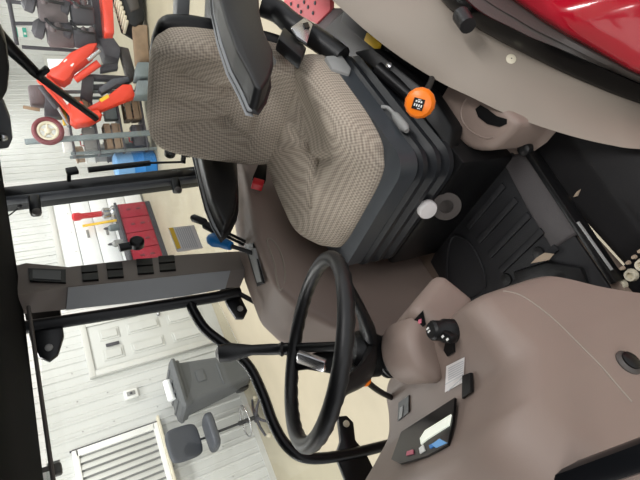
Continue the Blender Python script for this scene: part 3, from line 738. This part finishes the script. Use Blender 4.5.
# ---------------- operator seat
seat = thing('operator_seat', 'taupe woven cloth tractor seat with black armrests', 'seat', (.9, .93, FZ))
def seg_dist(p, a, b):
    ax, ay = a; bx, by = b; dx, dy = bx-ax, by-ay; t_ = max(0, min(1, ((p[0]-ax)*dx+(p[1]-ay)*dy)/(dx*dx+dy*dy)))
    return math.hypot(p[0]-ax-t_*dx, p[1]-ay-t_*dy)
def sst(a, b, x): t_ = max(0, min(1, (x-a)/(b-a))); return t_*t_*(3-2*t_)
def cush(q):
    x, y, z = q
    if z > 0:
        w = min(1, z/.05)
        bol = sst(.11, .2, abs(y))*.022*sst(-.25, -.06, x)
        dip = -.026*math.exp(-((x-.04)/.15)**2-(y/.11)**2)
        cr = 0
        for s_ in ((( -.06, 0), (.2, .02)), ((-.02, .0), (-.12, .1)), ((-.02, .0), (-.12, -.1)), ((.05, .0), (.16, .12)), ((.06, 0), (.17, -.11))):
            cr -= .013*math.exp(-(seg_dist((x, y), *s_)/.017)**2)
        z += w*(bol+dip+cr*(1-sst(.15, .2, abs(y)))*(1-sst(.14, .2, abs(x))))
    z -= .05*(1-sst(-.27, -.12, x))        # front edge rolls down
    y *= 1 - .06*(1-sst(-.27, -.08, x))
    return V(x, y, z)
mt = Matrix.Translation((.935, .94, 1.55)) @ Matrix.Rotation(math.radians(4), 4, 'Y')
MB().rbox((.262, .25, .062), .05, mt, res=56, plan=5, deform=cush).build('seat_cushion', M['fabric'], seat, angle=60)
def back(q):
    x, y, z = q      # local x = up the back, z = towards the driver
    if z > 0:
        w = min(1, z/.04)
        bol = .026*sst(.1, .2, abs(y)); dip = -.016*math.exp(-((x+.02)/.16)**2-(y/.1)**2)
        cr = 0
        for s_ in (((.14, .1), (.0, .06)), ((.0, .06), (-.1, .12)), ((.14, -.1), (.0, -.06)), ((.0, -.06), (-.1, -.12)), ((.16, 0), (.02, 0)), ((-.02, -.05), (-.02, .05)), ((-.12, -.08), (-.12, .08))):
            cr -= .016*math.exp(-(seg_dist((x, y), *s_)/.019)**2)
        z += w*(bol+dip+cr*(1-sst(.15, .2, abs(y)))*(1-sst(.16, .21, abs(x))))
    y *= 1-.06*sst(.0, .25, x)
    return V(x, y, z)
th = math.radians(17)
upv = V(math.sin(th), 0, math.cos(th)); nv = V(-math.cos(th), 0, math.sin(th)); sv = upv.cross(nv)*-1
bm_ = Matrix((upv, nv.cross(upv), nv)).transposed().to_4x4(); bm_.translation = V(1.235, .945, 1.775)
MB().rbox((.24, .226, .055), .045, bm_, res=56, plan=5, deform=back).build('backrest', M['fabric'], seat, angle=60)
bs = bm_.copy(); bs.translation = V(1.24, .945, 1.775)-nv*.055
MB().rbox((.24, .23, .035), .03, bs, res=20, plan=5).build('back_shell', M['black'], seat)
# armrests
def armrest(y0, y1, pix, yp, trim_pix):
    pts = [Y(a, b, yp) for a, b in pix]
    o = MB().prism([V(p.x, y0, p.z) for p in pts], (0, y1-y0, 0), .016, 3).build('armrest', M['rubber'], seat, angle=45)
    pts = [Y(a, b, yp) for a, b in trim_pix]
    MB().prism([V(p.x, y1-.006, p.z) for p in pts], (0, .014, 0), .004).build('armrest_trim', M['greyframe'], o)
armrest(.575, .64, [(209, -70), (216, 0), (224, 30), (234, 58), (246, 80), (253, 96), (260, 98), (267, 88), (272, 72), (271, 58), (263, 42), (258, 20), (255, -70)], .6,
        [(208, -70), (215, 0), (221, 28), (231, 57), (243, 79), (251, 97), (256, 98), (249, 78), (238, 54), (229, 28), (222, 0), (216, -70)])
arp = [(197, 150), (204, 180), (210, 203), (217, 220), (223, 231), (228, 226), (234, 214), (236, 204), (236, 185), (234, 150)]
armrest(1.2, 1.26, arp, 1.23, [(194, 150), (201, 180), (207, 203), (214, 221), (222, 233), (225, 231), (219, 219), (213, 201), (207, 178), (202, 150)])
MB().tube(crom([Y(255, 25, .66), Y(262, 40, .67), Y(266, 54, .69), Y(272, 62, .72)], 4), .014, 10).build('armrest_bracket', M['greyplastic'], seat)
# belt
bl = MB().tube(crom([Y(262, 5, .69), Y(278, 12, .69), Y(292, 24, .69), Y(318, 40, .69), Y(342, 58, .69)], 4), .036, 10).build('belt_webbing', M['rubber'], seat)
p = [Y(284, 26, .655), Y(307, 47, .655), Y(302, 58, .655), Y(278, 38, .655)]
MB().prism(p, (0, .04, 0), .006).build('belt_housing', M['black'], bl)
tg = MB().prism([Y(291, 27, .64), Y(305, 17, .64), Y(313, 24, .64), Y(307, 43, .64), Y(297, 36, .64)], (0, .008, 0), .002).build('belt_tongue', M['steel'], bl)
MB().prism([Y(303, 23, .636), Y(308, 22, .636), Y(310, 27, .636), Y(305, 28, .636)], (0, .003, 0)).build('tongue_slot', M['black'], bl)
bk = MB().prism([Y(262, 155, 1.2), Y(268, 158, 1.2), Y(266, 180, 1.2), Y(253, 176, 1.2)], (0, .025, 0), .004).build('buckle', M['black'], seat)
MB().prism([Y(254, 177, 1.197), Y(265, 180, 1.197), Y(263, 186, 1.197), Y(252, 183, 1.197)], (0, .03, 0), .003).build('release_button', M['redplastic'], bk)
MB().prism([Y(325, 55, .68), Y(342, 54, .68), Y(352, 68, .68), Y(350, 74, .68), Y(332, 68, .68)], (0, .03, 0), .008).build('recline_handle', M['greyplastic'], seat)
# suspension bellows under the cushion
mb = MB()
bcx, bcy = .885, .94
rows = []
def rr(z, a, b): return rect(bcx, bcy, z, a, b, 7, .07)
for i in range(3):
    z = 1.325+i*.05
    rows += [rr(z, .25, .235), rr(z+.014, .272, .255), rr(z+.03, .272, .255), rr(z+.045, .25, .235)]
rows.append(rr(1.475, .25, .238))
susp = mb.loft(rows, closed=True, caps=True).build('suspension_bellows', M['bellow'], seat, angle=35)
MB().box((bcx, bcy, 1.215), (.55, .5, .23), bev=.015).build('pedestal', M['black'], seat)
MB().loft([rect(bcx, bcy, 1.47, .262, .25, 7, .06), rect(bcx, bcy, 1.53, .262, .25, 7, .06)], closed=True, caps=True).build('seat_pan', mat('seat_pan_grey', (58, 62, 66), .4, noise_amt=.25, noise_scale=10), seat)
kb = Z(425, 207, 1.36); kd = V(-1, -.35, .25).normalized()
MB().lathe(kb, kd, [(.016, -.05), (.016, 0), (.027, .002), (.03, .006), (.03, .02), (.026, .026), (.012, .027)], 24).build('weight_knob', M['label'], seat)
q1, q2, q3, q4 = Y(381, 107, .69), Y(388, 108, .685), Y(394, 114, .68), Y(407, 131, .67)
hd_ = MB().tube(crom([q1, q2, q3], 4), .006, 10).build('height_lever', M['greyplastic'], seat)
MB().tube([q3, q3.lerp(q4, .15), q3.lerp(q4, .8), q4], [.008, .012, .014, .007], 12).build('lever_grip', M['greyplastic'], hd_)
# black linkage plates left of the cushion
MB().prism([Z(352, 52, 1.44), Z(372, 48, 1.42), Z(428, 92, 1.36), Z(452, 128, 1.32), Z(448, 150, 1.34), Z(436, 135, 1.36), Z(405, 95, 1.4)], (0, 0, -.05), .008).build('slide_rail', M['black'], seat)
mb = MB()
mb.tube([Z(378, 68, 1.42), Z(412, 98, 1.38)], .02, 10)
mb.build('damper', M['black'], seat)
MB().lathe(Z(390, 67, 1.4), (0, -.6, .8), [(.01, 0), (.01, .01), (.005, .013)], 10).build('bolt', M['steel'], seat)

# ---------------- steering wheel
tw = math.radians(26); n_ = V(math.sin(tw), 0, math.cos(tw)); uu = V(0, 1, 0); ww = n_.cross(uu)
WC = Y(315, 347, .9); RW = .200
sw = thing('steering_wheel', 'black three-spoke steering wheel above the taupe column', 'steering wheel', WC-n_*.1)
mb = MB(); K = 120; seg = 16; rows = []
for i in range(K):
    a = 2*PI*i/K; rad = uu*math.cos(a)+ww*math.sin(a); c = WC+rad*RW; row = []
    for j in range(seg):
        b = 2*PI*j/seg; r = .0178
        if math.sin(b) < .1: r -= .002*(.5+.5*math.sin(36*a))*min(1, max(0, -math.sin(b)+.1)+.3)
        row.append(c+(rad*math.cos(b)+n_*math.sin(b))*r)
    rows.append(row)
rows.append(rows[0])
mb.loft(rows, closed=True); bmesh.ops.remove_doubles(mb.bm, verts=mb.bm.verts[:], dist=1e-5)
mb.build('rim', M['rubber'], sw, angle=60)
HB = WC-n_*.125
for a in (math.radians(-14), math.radians(128), math.radians(212)):
    rad = uu*math.cos(a)+ww*math.sin(a); tan_ = -uu*math.sin(a)+ww*math.cos(a); rows = []
    for (d, h, wd_, tk) in ((.03, .006, .05, .02), (.07, .022, .042, .016), (.115, .055, .03, .012), (.16, .095, .019, .011), (.197, .122, .02, .011)):
        c = HB+rad*d+n_*h
        nn = (n_*.8-rad*.55).normalized()
        rows.append([c+tan_*wd_*math.cos(2*PI*j/12)+nn*tk*math.sin(2*PI*j/12) for j in range(12)])
    MB().loft(rows, closed=True, caps=True).build('spoke', M['black'], sw)
MB().lathe(HB, n_, [(.03, -.045), (.046, -.03), (.052, 0), (.05, .03), (.042, .042), (.015, .045)], 32).build('hub', M['black'], sw)

# ---------------- dashboard with column
dash = thing('dashboard', 'taupe dashboard and steering column pod with instrument display', 'dashboard', (.05, .9, 1.2))
stn = [  # x, z_top, y_left, y_right, z_bottom, corner
    (.222, 1.640, .665, .99, 1.52, .04), (.217, 1.665, .645, 1.02, 1.49, .05), (.205, 1.683, .625, 1.05, 1.455, .045), (.18, 1.693, .612, 1.075, 1.42, .045), (.14, 1.697, .605, 1.10, 1.36, .045),
    (.10, 1.699, .60, 1.16, 1.28, .06), (.075, 1.706, .595, 1.24, 1.22, .065), (.045, 1.742, .59, 1.29, 1.14, .07), (.02, 1.778, .585, 1.33, 1.06, .08), (.004, 1.806, .583, 1.35, 1.03, .09), (-.02, 1.822, .58, 1.37, 1.0, .1), (-.06, 1.82, .57, 1.4, .97, .11), (-.12, 1.80, .55, 1.42, .95, .12), (-.22, 1.79, .53, 1.43, .95, .12)]
rows = []
for (x, zt, yl, yr, zb, r) in stn:
    row = []
    for i in range(6): row.append(V(x, yl, zb+(zt-r-zb)*i/6))
    for i in range(9):
        a = PI/2*i/8; row.append(V(x, yl+r*1.0*(1-math.cos(a)), zt-r+r*math.sin(a)))
    n2 = 14
    for i in range(1, n2): row.append(V(x, yl+r+(yr-r-yl-r)*i/n2, zt))
    for i in range(9):
        a = PI/2*i/8; row.append(V(x, yr-r+r*math.sin(a), zt-r+r*math.cos(a)))
    for i in range(1, 7): row.append(V(x, yr, zt-r+(zb-zt+r)*i/6))
    rows.append(row)
sm = []   # smooth along the length
for j in range(len(rows[0])):
    sm.append(crom([r[j] for r in rows], 4))
rows = [[sm[j][i] for j in range(len(sm))] for i in range(len(sm[0]))]
db = MB().loft(rows, closed=True, caps=True).build('body', M['beige'], dash, angle=55)
td = bvh(db)
# display
dp = decal(MB(), td, [(461, 401), (405, 434), (396, 462), (404, 466), (430, 457), (450, 446), (458, 425)], .005).build('display_panel', M['blackgloss'], dash)
tdp = bvh(dp)
decal(MB(), tdp, [(457, 405.5), (408, 435.5), (400, 460), (428, 454), (446, 443), (453, 425)], .001, .0002).build('display_glass', M['screen'], dp)
decal(MB(), tdp, [(452, 415), (450, 426), (428, 440), (422, 445), (421, 439), (426, 431)], .0025, .0004).build('lcd_screen', M['lcd'], dp)
for (q, mt_, nm) in (([(438, 446), (444, 440), (448, 443), (440, 449)], 'wrap', 'gauge_mark'), ([(420, 449), (424, 445), (426, 451), (421, 454)], 'white', 'gauge_mark'), ([(408, 452), (414, 450), (414, 454), (407, 456)], 'pinkprint', 'gauge_mark'), ([(430, 446), (436, 443), (438, 445), (431, 449)], 'drumblue', 'gauge_mark')):
    decal(MB(), tdp, q, .0025, .0004).build(nm, M[mt_], dp)
lb = decal(MB(), td, [(447, 366), (465, 357), (464, 382), (446, 392)], .0015).build('warning_label', M['label'], dash)
tl = bvh(lb); mb = MB()
for i in range(8):
    k = i*.105; mb2 = decal(mb, tl, [(448.5, 368+k*21.5), (463.3, 360.4+k*21), (463.3, 361.6+k*21), (448.4, 369.2+k*21.5)], .0008, .0002)
mb.build('label_print', M['greyprint'], lb)
decal(MB(), td, [(465, 376), (474, 373), (475, 392), (466, 399)], .006).build('rocker_switch', M['black'], dash)
decal(MB(), td, [(449, 337), (455, 338), (456, 352), (450, 356), (446, 350)], .006).build('rocker_switch', M['black'], dash)
vt = decal(MB(), td, [(400, 402), (410, 395), (410, 412), (399, 421)], .004).build('vent', M['black'], dash)
decal(MB(), td, [(402, 407), (405, 405), (404, 416), (401, 418)], .006).build('vent_slat', M['greyplastic'], vt)
decal(MB(), td, [(391, 400), (394, 398), (388, 428), (385, 430)], .004).build('side_vent', M['greytrim'], dash)
# ignition knobs
l0, nn = hit(td, 452, 331)
k1 = MB().lathe(l0, nn, [(.024, -.005), (.024, .02), (.02, .026), (.02, .045), (.016, .05)], 24).build('light_knob', M['black'], dash)
k2 = MB().bar(l0+nn*.03+V(0, 0, 0), l0+nn*.032+V(-.035, -.025, .0), .018, .022, up=nn, bev=.006).build('knob_lever', M['black'], k1)
mb = MB()
for i in range(3): mb.box(l0+nn*.0445+V(-.012-.01*i, -.008-.007*i, .0), (.004, .006, .002), bev=0)
for i in range(3): mb.box(l0+nn*.0505+V(.006-.006*i, .004+.001*i, 0), (.003, .008, .002))
mb.build('knob_mark', M['white'], k1)
# round cap on the flank
l0, nn = hit(td, 628, 363)
cp = MB().lathe(l0, nn, [(.024, -.004), (.024, .003), (.02, .005), (.018, .008), (.014, .009)], 28).build('flank_cap', M['greytrim'], dash)
MB().lathe(l0, nn, [(.0175, .004), (.0175, .011), (.012, .014)], 24).build('cap_centre', M['black'], cp)
# parting line over the flank
pts = [hit(td, a, b)[0] for a, b in ((503, 291), (520, 295), (540, 308), (560, 325), (580, 345), (600, 365), (618, 386), (632, 402))]
pts = [p for p in pts if p is not None]
MB().tube(crom(pts, 4), .0018, 6).build('parting_line', M['liner'], dash)
# switch box beside the column
mb = MB(); Bm = Matrix.Translation(Z(433, 317, 1.635)) @ Matrix.Rotation(math.radians(-25), 4, 'Y')
bx = mb.rbox((.055, .06, .075), .022, Bm, res=12, plan=8).build('switch_box', M['beige'], dash)
tbx = bvh(bx)
sp = decal(MB(), tbx, [(405, 329), (425, 308), (426, 324), (419, 330)], .003).build('switch_plate', M['black'], bx)
decal(MB(), tbx, [(419, 319), (422, 318), (422, 322), (419, 323)], .005).build('pictogram', M['pinkprint'], bx)
# column pod and boot
CB = HB-n_*.045
ax = (Z(448, 343, 1.68)-CB).normalized(); axl = (Z(440, 343, 1.68)-CB).length
MB().lathe(CB-n_*0, ax, [(.035, -.012), (.048, 0), (.048, .005), (.04, .009), (.049, .013), (.049, .018), (.041, .022), (.05, .027), (.05, .032), (.04, .04)], 28).build('column_boot', M['rubber'], dash)
MB().lathe(CB, ax, [(.038, .034), (.056, .034), (.063, .04), (.068, .052), (.072, .09), (.074, axl-.03), (.066, axl-.016), (.05, axl-.01)], 36).build('column_pod', M['beige'], dash, angle=50)
MB().lathe(V(.2, .93, 1.35), V(-.35, -.1, 1), [(.07, 0), (.07, .33)], 24).build('column_shroud', M['beige'], dash)
# shuttle lever on the far side
e0, e1, e2, e3, e4 = Y(352, 346, .92), Y(296, 348, 1.08), Y(286, 349, 1.1), Y(252, 350, 1.14), Y(216, 354, 1.17)
sh = MB().tube([e0, e1, e2], [.012, .013, .017], 12).build('shuttle_lever', M['black'], dash)
MB().tube([e2, e2.lerp(e3, .12), e2.lerp(e3, .2), e2.lerp(e3, .4), e3, e3.lerp(e4, .3), e3.lerp(e4, .6), e3.lerp(e4, .9), e4], [.013, .02, .015, .0155, .014, .02, .026, .024, .01], 14).build('lever_handle', M['rubber'], sh)
a, b = Y(298, 356, 1.0), Y(326, 366, .97)
MB().bar(a, b, .03, .018, bev=.004).build('lever_bracket', M['steel'], sh)
# throttle stalk with orange collar
s0, s1, s2, s3 = Y(398, 400, 1.05), Y(386, 395, 1.0), Y(376, 389, .94), Y(366, 381, .88)
tk = MB().tube(crom([s0, s1, s2, s3], 4), .007, 10).build('throttle_stalk', M['black'], dash)
MB().tube([s3, Y(359, 375, .86)], [.013, .015], 12).build('stalk_collar', M['orange'], tk)
MB().tube([Y(359, 375, .86), Y(345, 364, .9)], [.01, .014], 12).build('stalk_tip', M['black'], tk)
MB().tube([Y(346, 377, .99), Y(337, 384, .98)], [.012, .012], 12).build('stalk_button', M['orange'], tk)
# windscreen lower bar
ws = tag(MB().bar(Z(740, 420, 1.72), Z(470, 515, 1.80), .035, .04, bev=.01).build('windscreen_bar', M['frame']), 'black windscreen bar along the front of the taupe dashboard', 'frame bar')

# ---------------- floor mat, pedals area, sill
fm = thing('floor_mat', 'black ribbed rubber floor mat in front of the seat', 'floor mat', (.45, .85, FZ))
mz = FZ+.012
MB().prism([Z(449, 225, mz), Z(512, 151, mz), Z(560, 215, mz), Z(606, 282, mz), Z(640, 340, mz), Z(540, 340, mz), Z(470, 330, mz), Z(430, 262, mz)], (0, 0, -.012), .004).build('mat_sheet', M['mat'], fm)
for i in range(5):
    k = i*.062
    a = V(.575-k, .775, mz+.003); b = V(.575-k, .985, mz+.003)
    MB().bar(a, b, .022, .012, bev=.004).build('raised_rib', M['mat'], fm)
hp_ = Z(450, 262, mz)
mb = MB(); q = [Z(452, 238, mz), Z(472, 246, mz), Z(486, 285, mz), Z(466, 300, mz), Z(448, 280, mz)]
mb.tube(crom([p+V(0, 0, .002) for p in q], 5, closed=True), .004, 6, closed=True); mb.build('heel_outline', M['mat'], fm)
for p_ in ((539, 253), (507, 279), (437, 243)): MB().lathe(Z(*p_, mz), (0, 0, 1), [(.02, 0), (.018, .006), (.006, .008)], 16).build('mat_button', M['rubber'], fm)
sl = thing('door_sill', 'grey rubber covered sill strip along the near edge of the mat', 'sill', (.4, .72, FZ))
MB().prism([Z(500, 160, 1.115), Z(524, 150, 1.115), Z(548, 178, 1.12), Z(583, 233, 1.12), Z(570, 238, 1.12), Z(552, 252, 1.115), Z(525, 208, 1.115)], (0, 0, -.05), .012, 3).build('sill_cover', M['matlip'], sl)
MB().bar(Z(530, 150, 1.11), Z(618, 282, 1.11), .018, .05, bev=.005).build('sill_edge', M['black'], sl)
MB().bar(Z(578, 222, 1.14), Z(612, 270, 1.14), .005, .006).build('edge_strip', M['greyplastic'], sl)
MB().lathe(Z(523, 149, 1.14), (0, 0, 1), [(.02, -.02), (.02, .0), (.015, .006), (.006, .008)], 18).build('sill_bolt', M['rubber'], sl)
md = tag(MB().prism([Z(538, 258, 1.134), Z(546, 253, 1.134), Z(554, 254, 1.134), Z(550, 259, 1.134), Z(534, 262, 1.134)], (0, 0, .006), .002).build('mud_patch', M['dirt']), 'dried tan mud patch beside the sill', 'mud')
# pedal
pd = thing('foot_pedal', 'black pedal with bright stud under the dashboard edge', 'pedal', Z(550, 278, 1.12))
MB().prism([Z(512, 272, 1.13), Z(545, 262, 1.13), Z(580, 268, 1.13), Z(590, 290, 1.12), Z(520, 300, 1.12)], (0, 0, -.03), .008).build('pad', M['rubber'], pd)
MB().tube([Z(550, 278, 1.13), Z(549, 281, 1.16)], .006, 10).build('stud', M['steel'], pd)

# ---------------- tank below the door, step
tag(MB().prism([V(1.1, .52, 1.05), V(1.1, .70, 1.05), V(.09, .71, 1.05), V(.09, .46, 1.05), V(.36, .462, 1.05), V(.5, .5, 1.05)], (0, 0, -.5), .03, 3).build('fuel_tank', M['tank']), 'dusty black fuel tank between the mat sill and red fender', 'tank')
tag(MB().prism([Z(577, 192, 1.0515), Z(581, 189, 1.0515), Z(578, 196, 1.0515), Z(574, 197, 1.0515)], (0, 0, .004)).build('mud_spot', M['dirt']), 'small pale mud spot on the black tank', 'mud')
stp = thing('step_tread', 'black serrated metal step with raised grip rings', 'step', Z(625, 275, 1.07))
zc = 1.082
e0, e1 = Z(598, 290, zc), Z(650, 240, zc)
dv = (e1-e0); sdv = V(-dv.y, dv.x, 0).normalized()
if sdv.dot(V(-1, -1, 0)) < 0: sdv = -sdv
MB().prism([e0, e1, e1+sdv*.14, e0+sdv*.14], (0, 0, -.012), .002).build('plate', M['frame'], stp)
mb = MB(); mc = MB()
for r_ in range(2):
    for i in range(5):
        c = e0.lerp(e1, .1+.2*i)+sdv*(.03+.055*r_)
        MB().lathe(c, (0, 0, 1), [(.017, 0), (.014, .014), (.009, .014), (.008, .002)], 14).build('grip_ring', M['cream'], stp)
for i in range(9):
    c = e0.lerp(e1, .05+.11*i)+sdv*.004
    mc.lathe(c, (0, 0, 1), [(.006, 0), (.004, .012)], 8)
mc.build('grip_tooth', M['dirt'], stp)
MB().bar(e0+sdv*.125, e1+sdv*.125, .012, .03, bev=.003).build('step_edge', M['dirt'], stp)

# ---------------- left fender: taupe liner, black seal, red paint
fd = thing('rear_fender', 'glossy red rear fender with black seal and taupe inner liner', 'fender', (.8, .4, 1.0))
L0 = [Z(300, -30, 1.53), Z(330, -2, 1.5), Z(365, 30, 1.47), Z(400, 57, 1.42), Z(440, 82, 1.36), Z(471, 97, 1.32), Z(502, 112, 1.27), Z(536, 125, 1.21), Z(575, 137, 1.15), Z(610, 145, 1.1), Z(640, 149, 1.07), Z(720, 150, .98)]
L1 = [Y(420, -35, .43), Y(443, 0, .43), Y(458, 14, .43), Y(477, 27, .43), Y(505, 43, .43), Y(525, 53, .43), Y(545, 63, .43), Y(570, 75, .43), Y(600, 88, .43), Y(620, 96, .43), Y(640, 103, .43), Y(725, 132, .43)]
L2 = [Y(430, -45, .372), Y(455, -14, .372), Y(470, 3, .372), Y(486, 15, .372), Y(510, 27, .372), Y(530, 37, .372), Y(545, 43, .372), Y(560, 49, .372), Y(587, 61, .372), Y(612, 72, .372), Y(640, 84, .372), Y(725, 118, .372)]
L3 = [Y(445, -56, .345), Y(470, -32, .345), Y(490, -15, .345), Y(512, 0, .345), Y(528, 11, .345), Y(542, 21, .345), Y(553, 28, .345), Y(565, 35, .345), Y(600, 54, .345), Y(620, 65, .345), Y(640, 75, .345), Y(725, 110, .345)]
for c_ in (L0, L1, L2, L3): c_.insert(0, c_[0]+V(.55, .0, .03))
def rs(c): return crom(c, 5)
def mix(A, B, k, up=0): return [a.lerp(b, k)+V(0, 0, up) for a, b in zip(A, B)]
a0, a1, a2, a3 = rs(L0), rs(L1), rs(L2), rs(L3)
inn = [p+V(.0, -.005, -.05) for p in a0]; inn2 = [p+V(0, -.03, -.06) for p in a0]
lm = MB().loft([inn2, inn, [p+V(0, 0, -.012) for p in a0], a0, mix(a0, a1, .1, .008), mix(a0, a1, .3, .018), mix(a0, a1, .55, .02), mix(a0, a1, .8, .012), a1]).build('liner', M['liner'], fd, angle=60)
MB().loft([[p+V(0, 0, -.04) for p in a1], [p+V(0, 0, .008) for p in a1], mix(a1, a2, .2, .018), mix(a1, a2, .7, .018), [p+V(0, 0, .006) for p in a2], [p+V(0, 0, -.04) for p in a2]]).build('door_seal', M['blackgloss'], fd, angle=50)
MB().loft([[p+V(0, 0, -.04) for p in a2], [p+V(0, 0, -.004) for p in a2], mix(a2, a3, .45, .0), mix(a2, a3, .5, .012), mix(a2, a3, .9, .012), [p+V(0, 0, -.04) for p in a3]]).build('seal_strip', M['greytrim'], fd, angle=50)
def out(k, dy, dz): return [p+V(-dy*.9, -dy, dz) for p in a3]
MB().loft([out(0, 0, -.03), out(0, .0, .0), out(0, .02, .014), out(0, .06, .02), out(0, .15, .02), out(0, .26, .005), out(0, .36, -.04), out(0, .43, -.12), out(0, .45, -.3)]).build('red_panel', M['red'], fd, angle=60, solid=.006)
tf = bvh(lm)
l0, nn = hit(tf, 511, 59)
if l0 is not None:
    pg = MB().lathe(l0, nn, [(.0135, -.002), (.0135, .001), (.011, .003), (.004, .0035)], 24).build('liner_plug', M['cream'], fd)
    MB().lathe(l0, nn, [(.0015, .002), (.0015, .005)], 8).build('plug_screw', M['darkiron'], pg)
dm = MB().tube([Y(461, 15, .40), Y(468, 26, .40)], [.022, .02], 16).build('door_bumper', M['rubber'], fd)
MB().bar(Y(462, 2, .405), Y(482, 14, .405), .03, .03, bev=.006).build('bumper_bracket', M['frame'], dm)
MB().bar(Y(452, -10, .40), Y(463, 8, .40), .012, .02, bev=.003).build('bumper_arm', M['greytrim'], dm)
# yellow tabs under the liner
yt = tag(MB().bar(Z(367, 36, 1.36), Z(381, 47, 1.35), .03, .02, bev=.004).build('yellow_tab', M['yellow']), 'yellow tab peeking out under the taupe liner by the belt', 'tab')
# inner black wheel well between liner and seat
tag(MB().prism([V(1.28, .5, 1.06), V(.62, .5, 1.06), V(.62, .5, 1.2), V(.78, .5, 1.25), V(1.05, .5, 1.34), V(1.28, .5, 1.4)], (0, .17, 0), .01).build('wheel_well', M['black']), 'black inner wheel well panel between seat and fender liner', 'panel')
tag(MB().prism([Z(322, 30, 1.3), Z(346, 6, 1.3), Z(378, 40, 1.3), Z(415, 72, 1.3), Z(385, 84, 1.3), Z(350, 72, 1.3)], (0, 0, -.2), .01).build('rear_floor_panel', M['black']), 'black floor panel behind the seat belt beside the fender liner', 'panel')
# gear console with cup recess, orange knob
gc = thing('gear_console', 'taupe gear console with kidney shaped cup recess', 'console', (.8, .58, 1.2))
gz = 1.27
gb = MB().prism([Z(395, 55, gz), Z(420, 85, gz), Z(440, 118, gz), Z(458, 143, gz), Z(472, 151, gz), Z(492, 151, gz), Z(506, 140, gz), Z(520, 122, gz), Z(504, 108, gz), Z(480, 94, gz), Z(440, 72, gz), Z(410, 52, gz)], (0, 0, -.16), .02, 3).build('body', M['beige'], gc, angle=45)
tg_ = bvh(gb)
mb = MB(); decal(mb, tg_, [(476, 109), (481, 105), (488, 109), (497, 116), (507, 119), (507, 124), (500, 127), (488, 124), (479, 117)], .002); mb.build('cup_recess', M['black'], gc)
pts = [hit(tg_, a, b)[0] for a, b in ((466, 98), (461, 110), (463, 122), (472, 132), (485, 138), (494, 137))]; pts = [p for p in pts if p]
if len(pts) > 3: MB().tube(crom(pts, 4), .003, 6).build('moulded_ridge', M['beige'], gc)
kc = Z(420, 103, 1.53)
gl = thing('gear_lever', 'orange knobbed gear lever beside the seat', 'lever', Z(432, 82, 1.31))
MB().tube([Z(436, 68, 1.3), Z(430, 84, 1.4), kc], .009, 10).build('rod', M['black'], gl)
vd = (CAM-kc).normalized(); vd = (vd+V(-.1, 0, .3)).normalized()
kn = MB().lathe(kc, vd, [(.02, -.03), (.032, -.02), (.037, -.004), (.036, .012), (.03, .022), (.02, .026), (.005, .027)], 14).build('knob', M['orange'], gl, angle=30)
sx_ = ex - vd*ex.dot(vd); sx_.normalize(); sy_ = vd.cross(sx_)
if sy_.dot(ey) < 0: sy_ = -sy_
cc = kc+vd*.028
rot = 12
pr = lambda a, b: cc+(sx_*(a*math.cos(.25)-b*math.sin(.25))+sy_*(a*math.sin(.25)+b*math.cos(.25)))
pt_ = MB().prism([pr(-.013, -.012), pr(.013, -.012), pr(.013, .014), pr(-.013, .014)], vd*.0015, 0).build('knob_plate', M['black'], kn)
mb = MB()
for (a, b, w_, h_) in ((-.006, -.005, .004, .004), (0, -.005, .004, .004), (.006, -.005, .004, .004), (-.008, .004, .003, .006), (-.0025, .004, .003, .006), (.003, .004, .003, .006), (.0085, .004, .003, .006), (0, -.0095, .008, .0015), (.004, .0105, .008, .0015)):
    mb.prism([pr(a-w_/2, b-h_/2)+vd*.0015, pr(a+w_/2, b-h_/2)+vd*.0015, pr(a+w_/2, b+h_/2)+vd*.0015, pr(a-w_/2, b+h_/2)+vd*.0015], vd*.0008)
mb.build('knob_pattern', M['white'], kn)
# ring plate at the seat foot
c = X(446, 206, .59)
rg = MB().lathe(c, V(-.75, -.35, .55), [(.022, 0), (.045, 0), (.045, .006), (.022, .006), (.022, 0)], 32).build('ring_plate', M['greytrim'])
tag(rg, 'grey metal ring plate next to the white knob below the seat', 'plate')
# faded red perforated plate beyond the belt
t = thing('perforated_plate', 'faded red perforated step plate seen past the belt', 'plate', Z(308, 4, 1.28))
mb = MB(); q = [Z(283, -30, 1.3), Z(330, -30, 1.3), Z(330, 10, 1.3), Z(316, 24, 1.3), Z(284, 8, 1.3)]
MB().prism(q, (0, 0, -.02), .003).build('plate', M['pinkplate'], t)
mb = MB()
for (a, b) in ((291, 4), (298, 6), (301, 12), (304, 2), (308, 7), (313, 13), (315, 3), (297, -3)):
    MB().lathe(Z(a, b, 1.301), (0, 0, 1), [(.008, 0), (.007, .002)], 12).build('hole', M['darkiron'], t)
tag(MB().prism([Z(322, 8, 1.29), Z(345, 8, 1.29), Z(336, 38, 1.29), Z(314, 24, 1.29)], (0, 0, -.04), .006).build('rear_bracket', M['dirty']), 'brown metal bracket beside the faded red plate', 'bracket')

# ================================================================== LIGHT
def area(loc, size, power, rot=(0, 0, 0), col=(1, .99, .985)):
    l = bpy.data.lights.new('ceiling_lamp', 'AREA'); l.shape = 'RECTANGLE'; l.size, l.size_y = size; l.energy = power; l.color = col
    o = bpy.data.objects.new('ceiling_lamp', l); COL.objects.link(o); o.location = loc; o.rotation_euler = rot
for x in (-2.5, 1.0, 4.5, 8.0, 11.5):
    for y in (-1.2, 3.2, 6.2, 8.6):
        area((x, y, ZC-.12), (1.6, .35), 45 if y < 0 else 58)
w = bpy.data.worlds.new('world'); S.world = w; w.use_nodes = True
bg = w.node_tree.nodes['Background']; bg.inputs[0].default_value = (.95, .97, 1, 1); bg.inputs[1].default_value = .9
vs = S.view_settings; vs.view_transform = 'Standard'; vs.look = 'None'; vs.gamma = 1; vs.use_curve_mapping = False; vs.exposure = 0.22
